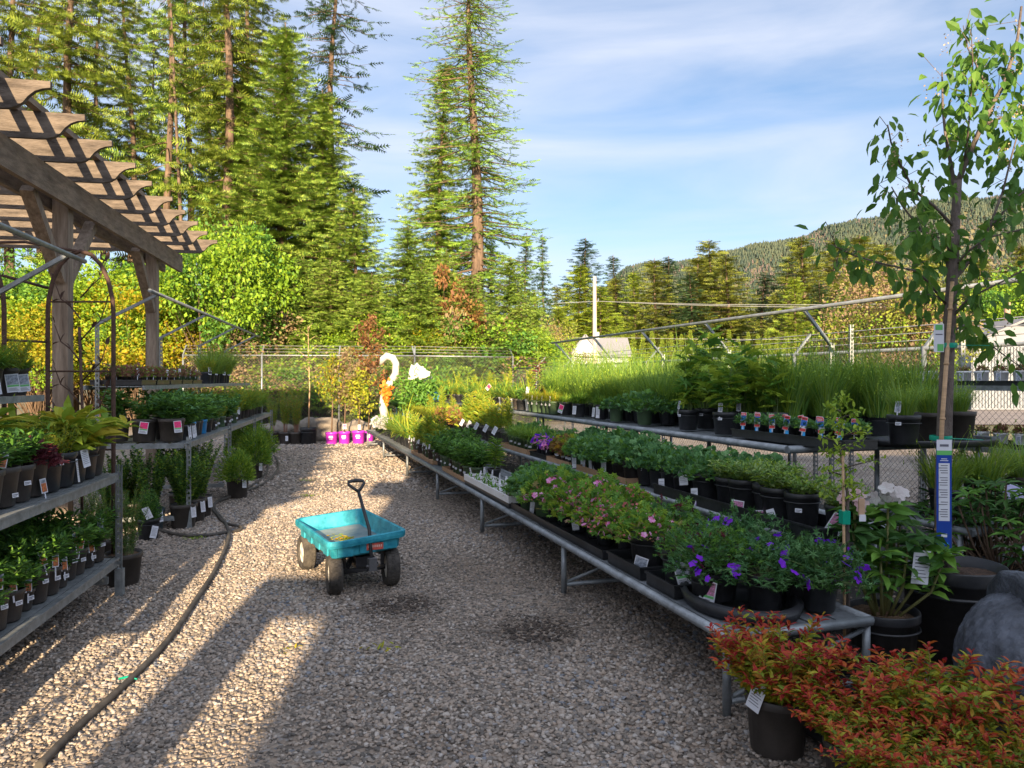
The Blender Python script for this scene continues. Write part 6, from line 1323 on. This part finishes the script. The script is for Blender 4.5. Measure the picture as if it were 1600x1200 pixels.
b = MB(); c0 = TX(1467, 528, -.10); b.box(c0, (.058,.002,.16)); b.box(c0+np.array([0,-.0018,.06]), (.04,.001,.03), 1); b.box(c0+np.array([0,-.0018,.02]), (.04,.001,.006), 2); b.box(c0+np.array([.008,-.0018,-.055]), (.035,.001,.04), 1); ob('care_tag', b.mesh('care_tag', [M['paper'], M['greenprint'], M['ink']]), t)
# staked sapling
q = sp(1323, 3.95); t = thing('potted_sapling', 'slender sapling with a small leafy head tied to a thin cane', 'potted tree', q)
ob('pot', POT['b1'][0], t); tk = MB(); z0 = .14
hd = at(1312, 700, 3.95)-q; tk.tube([(.008,0,z0),(.012,.01,.6),(.004,0,1.0), hd], [.011,.010,.008,.005], 6); cr = MB(); P = []
for i in range(16):
    z = hd[2]-.28+i*.034; a = i*2.4; L = .19*(1-abs(i-6)/14)*rng.uniform(.6,1.1); e = np.array([math.cos(a)*L, math.sin(a)*L, L*.35]); p = np.array([hd[0]*.8,0,z]); tk.tube([p, p+e*.5, p+e], [.004,.003,.0015], 4); P.append(p+e*rng.random((26,1))**.5+rng.normal(0,.016,(26,3)))
P = np.concatenate(P); scatter(cr, LANCE, P, rng.normal(0,1,P.shape)+np.array([0,0,.3]), .036*rng.uniform(.7,1.3,len(P)), 0, .5, .6)
ob('trunk', tk.mesh('sapling_trunk', M['trunk']), t); ob('crown', cr.mesh('sapling_crown', LF['lime']), t)
b = MB(); b.tube([(-.02,-.02,z0-.05),(-.022,-.02,.6),(-.03,-.02,1.22)], [.008,.0075,.007], 6); ob('stake', b.mesh('sapling_stake', M['bamboo']), t)
b = MB(); b.box((-.015,-.008,.87), (.04,.05,.07)); ob('tie', b.mesh('sapling_tie', M['tape']), t)
b = MB(); b.box((.055,-.05,.93), (.03,.012,.09)); b.box((.055,-.062,.875), (.034,.004,.035), 1); ob('plant_tag', b.mesh('sapling_tag', [mat('paper_wrap', (.42,.28,.18), .8), M['paper']]), t)
# flat black trays on the gravel
tray('flat black cell tray lying on the gravel in front of the sapling', sp(1290, 3.62)+np.array([0,0,.012]), .55, .30, (.95,.3), (-.3,.95), h=.05, cells=(6, 3))
tray('second flat black tray half hidden by the red spirea bushes', sp(1345, 3.35)+np.array([0,0,.012]), .5, .30, (.9,.43), (-.43,.9), h=.05, cells=(5, 3))
# carp statue
t = thing('fish_statue', 'grey cast stone fish statue with carved scales and a ringed eye', 'statue', (2.35, 3.33, -.03))
n, k = 150, 96; s = np.linspace(0, 1, n); S0 = [0,.06,.16,.28,.42,.6,.8,1]
prof = lambda vals: np.interp(s, S0, vals)
def smooth(a):
    for _ in range(10): a = np.concatenate([a[:1], (a[:-2]+a[1:-1]*2+a[2:])/4, a[-1:]])
    return a
rw = smooth(prof([.02,.10,.17,.23,.30,.33,.26,.11])); rh = smooth(prof([.02,.10,.17,.23,.28,.30,.26,.14]))
cx = smooth(prof([-.16,-.15,-.13,-.08,-.02,.05,.14,.26])); cy = smooth(prof([-.66,-.58,-.46,-.30,-.08,.14,.36,.58])); cz = smooth(prof([.20,.22,.26,.29,.32,.33,.32,.32]))
V = []
for i in range(n):
    a = np.arange(k)*2*PI/k; ca, sa = np.cos(a), np.sin(a); r = np.ones(k)
    if s[i] > .30:
        row = (s[i]-.30)/.045; col = a/(2*PI)*26; ph = np.floor(row) % 2*.5; du_ = (row % 1); dc = (col+ph) % 1-.5; r = 1+.035*np.clip(1-np.sqrt((du_*.9)**2+(dc*1.5)**2), 0, 1)-.015*(np.abs(dc) > .42)
    for g0_ in (.225, .255, .285): r -= .07*np.exp(-((s[i]-g0_-.03*np.abs(sa))/.006)**2)
    r += .012*np.sin(9*a+40*s[i])*np.sin(23*s[i]+3*a)
    V.append(np.stack([cx[i]+rw[i]*ca*r, cy[i]+.05*ca*0+0*a, np.maximum(cz[i]+rh[i]*sa*r, .02)], 1))
V = np.concatenate(V); Fq = np.array([(i*k+j, i*k+(j+1) % k, (i+1)*k+(j+1) % k, (i+1)*k+j) for i in range(n-1) for j in range(k)]); mb = MB(); mb.add(V, Fq[:, ::-1], 0, True)
mb.G.append((np.array([list(range((n-1)*k, n*k))]), 0, False)); ob('body', mb.mesh('fish_body', M['fish']), t)
b = MB(); b.prism([(-.16,.50),(-.13,.60),(-.02,.70),(.12,.73),(.30,.70),(.42,.60),(.46,.45),(.1,.40)], ((.03,0,0),(.18,.98,0),(0,0,1),(.98,-.18,0)), .11)
fin = ob('dorsal_fin', b.mesh('fish_fin', M['fish']), t); bv = fin.modifiers.new('bevel', 'BEVEL'); bv.width = .03; bv.segments = 3
for sg in (-1, 1):
    e0 = np.array([-.145+sg*.140, -.48, .33]); ax = norm(np.array([sg*.93, -.2, .25])); R_ = np.stack([np.cross(ax, [0,0,1.0])/np.linalg.norm(np.cross(ax,[0,0,1.0])), np.cross(ax, np.cross(ax,[0,0,1.0])/np.linalg.norm(np.cross(ax,[0,0,1.0]))), ax], 1)
    b = MB(); b.lathe([(.0,.032),(.012,.030),(.018,.02),(.024,.02),(.032,.032),(.042,.030),(.050,.012),(.052,-.02)], 22, e0, 0, True, R_); ob('eye', b.mesh('fish_eye', M['fish']), t)
b = MB(); b.lathe([(0,0),(.30,0),(.34,.04),(.30,.16),(0,.18)], 24, (0,.05,0)); ob('base', b.mesh('fish_base', M['fish']), t)
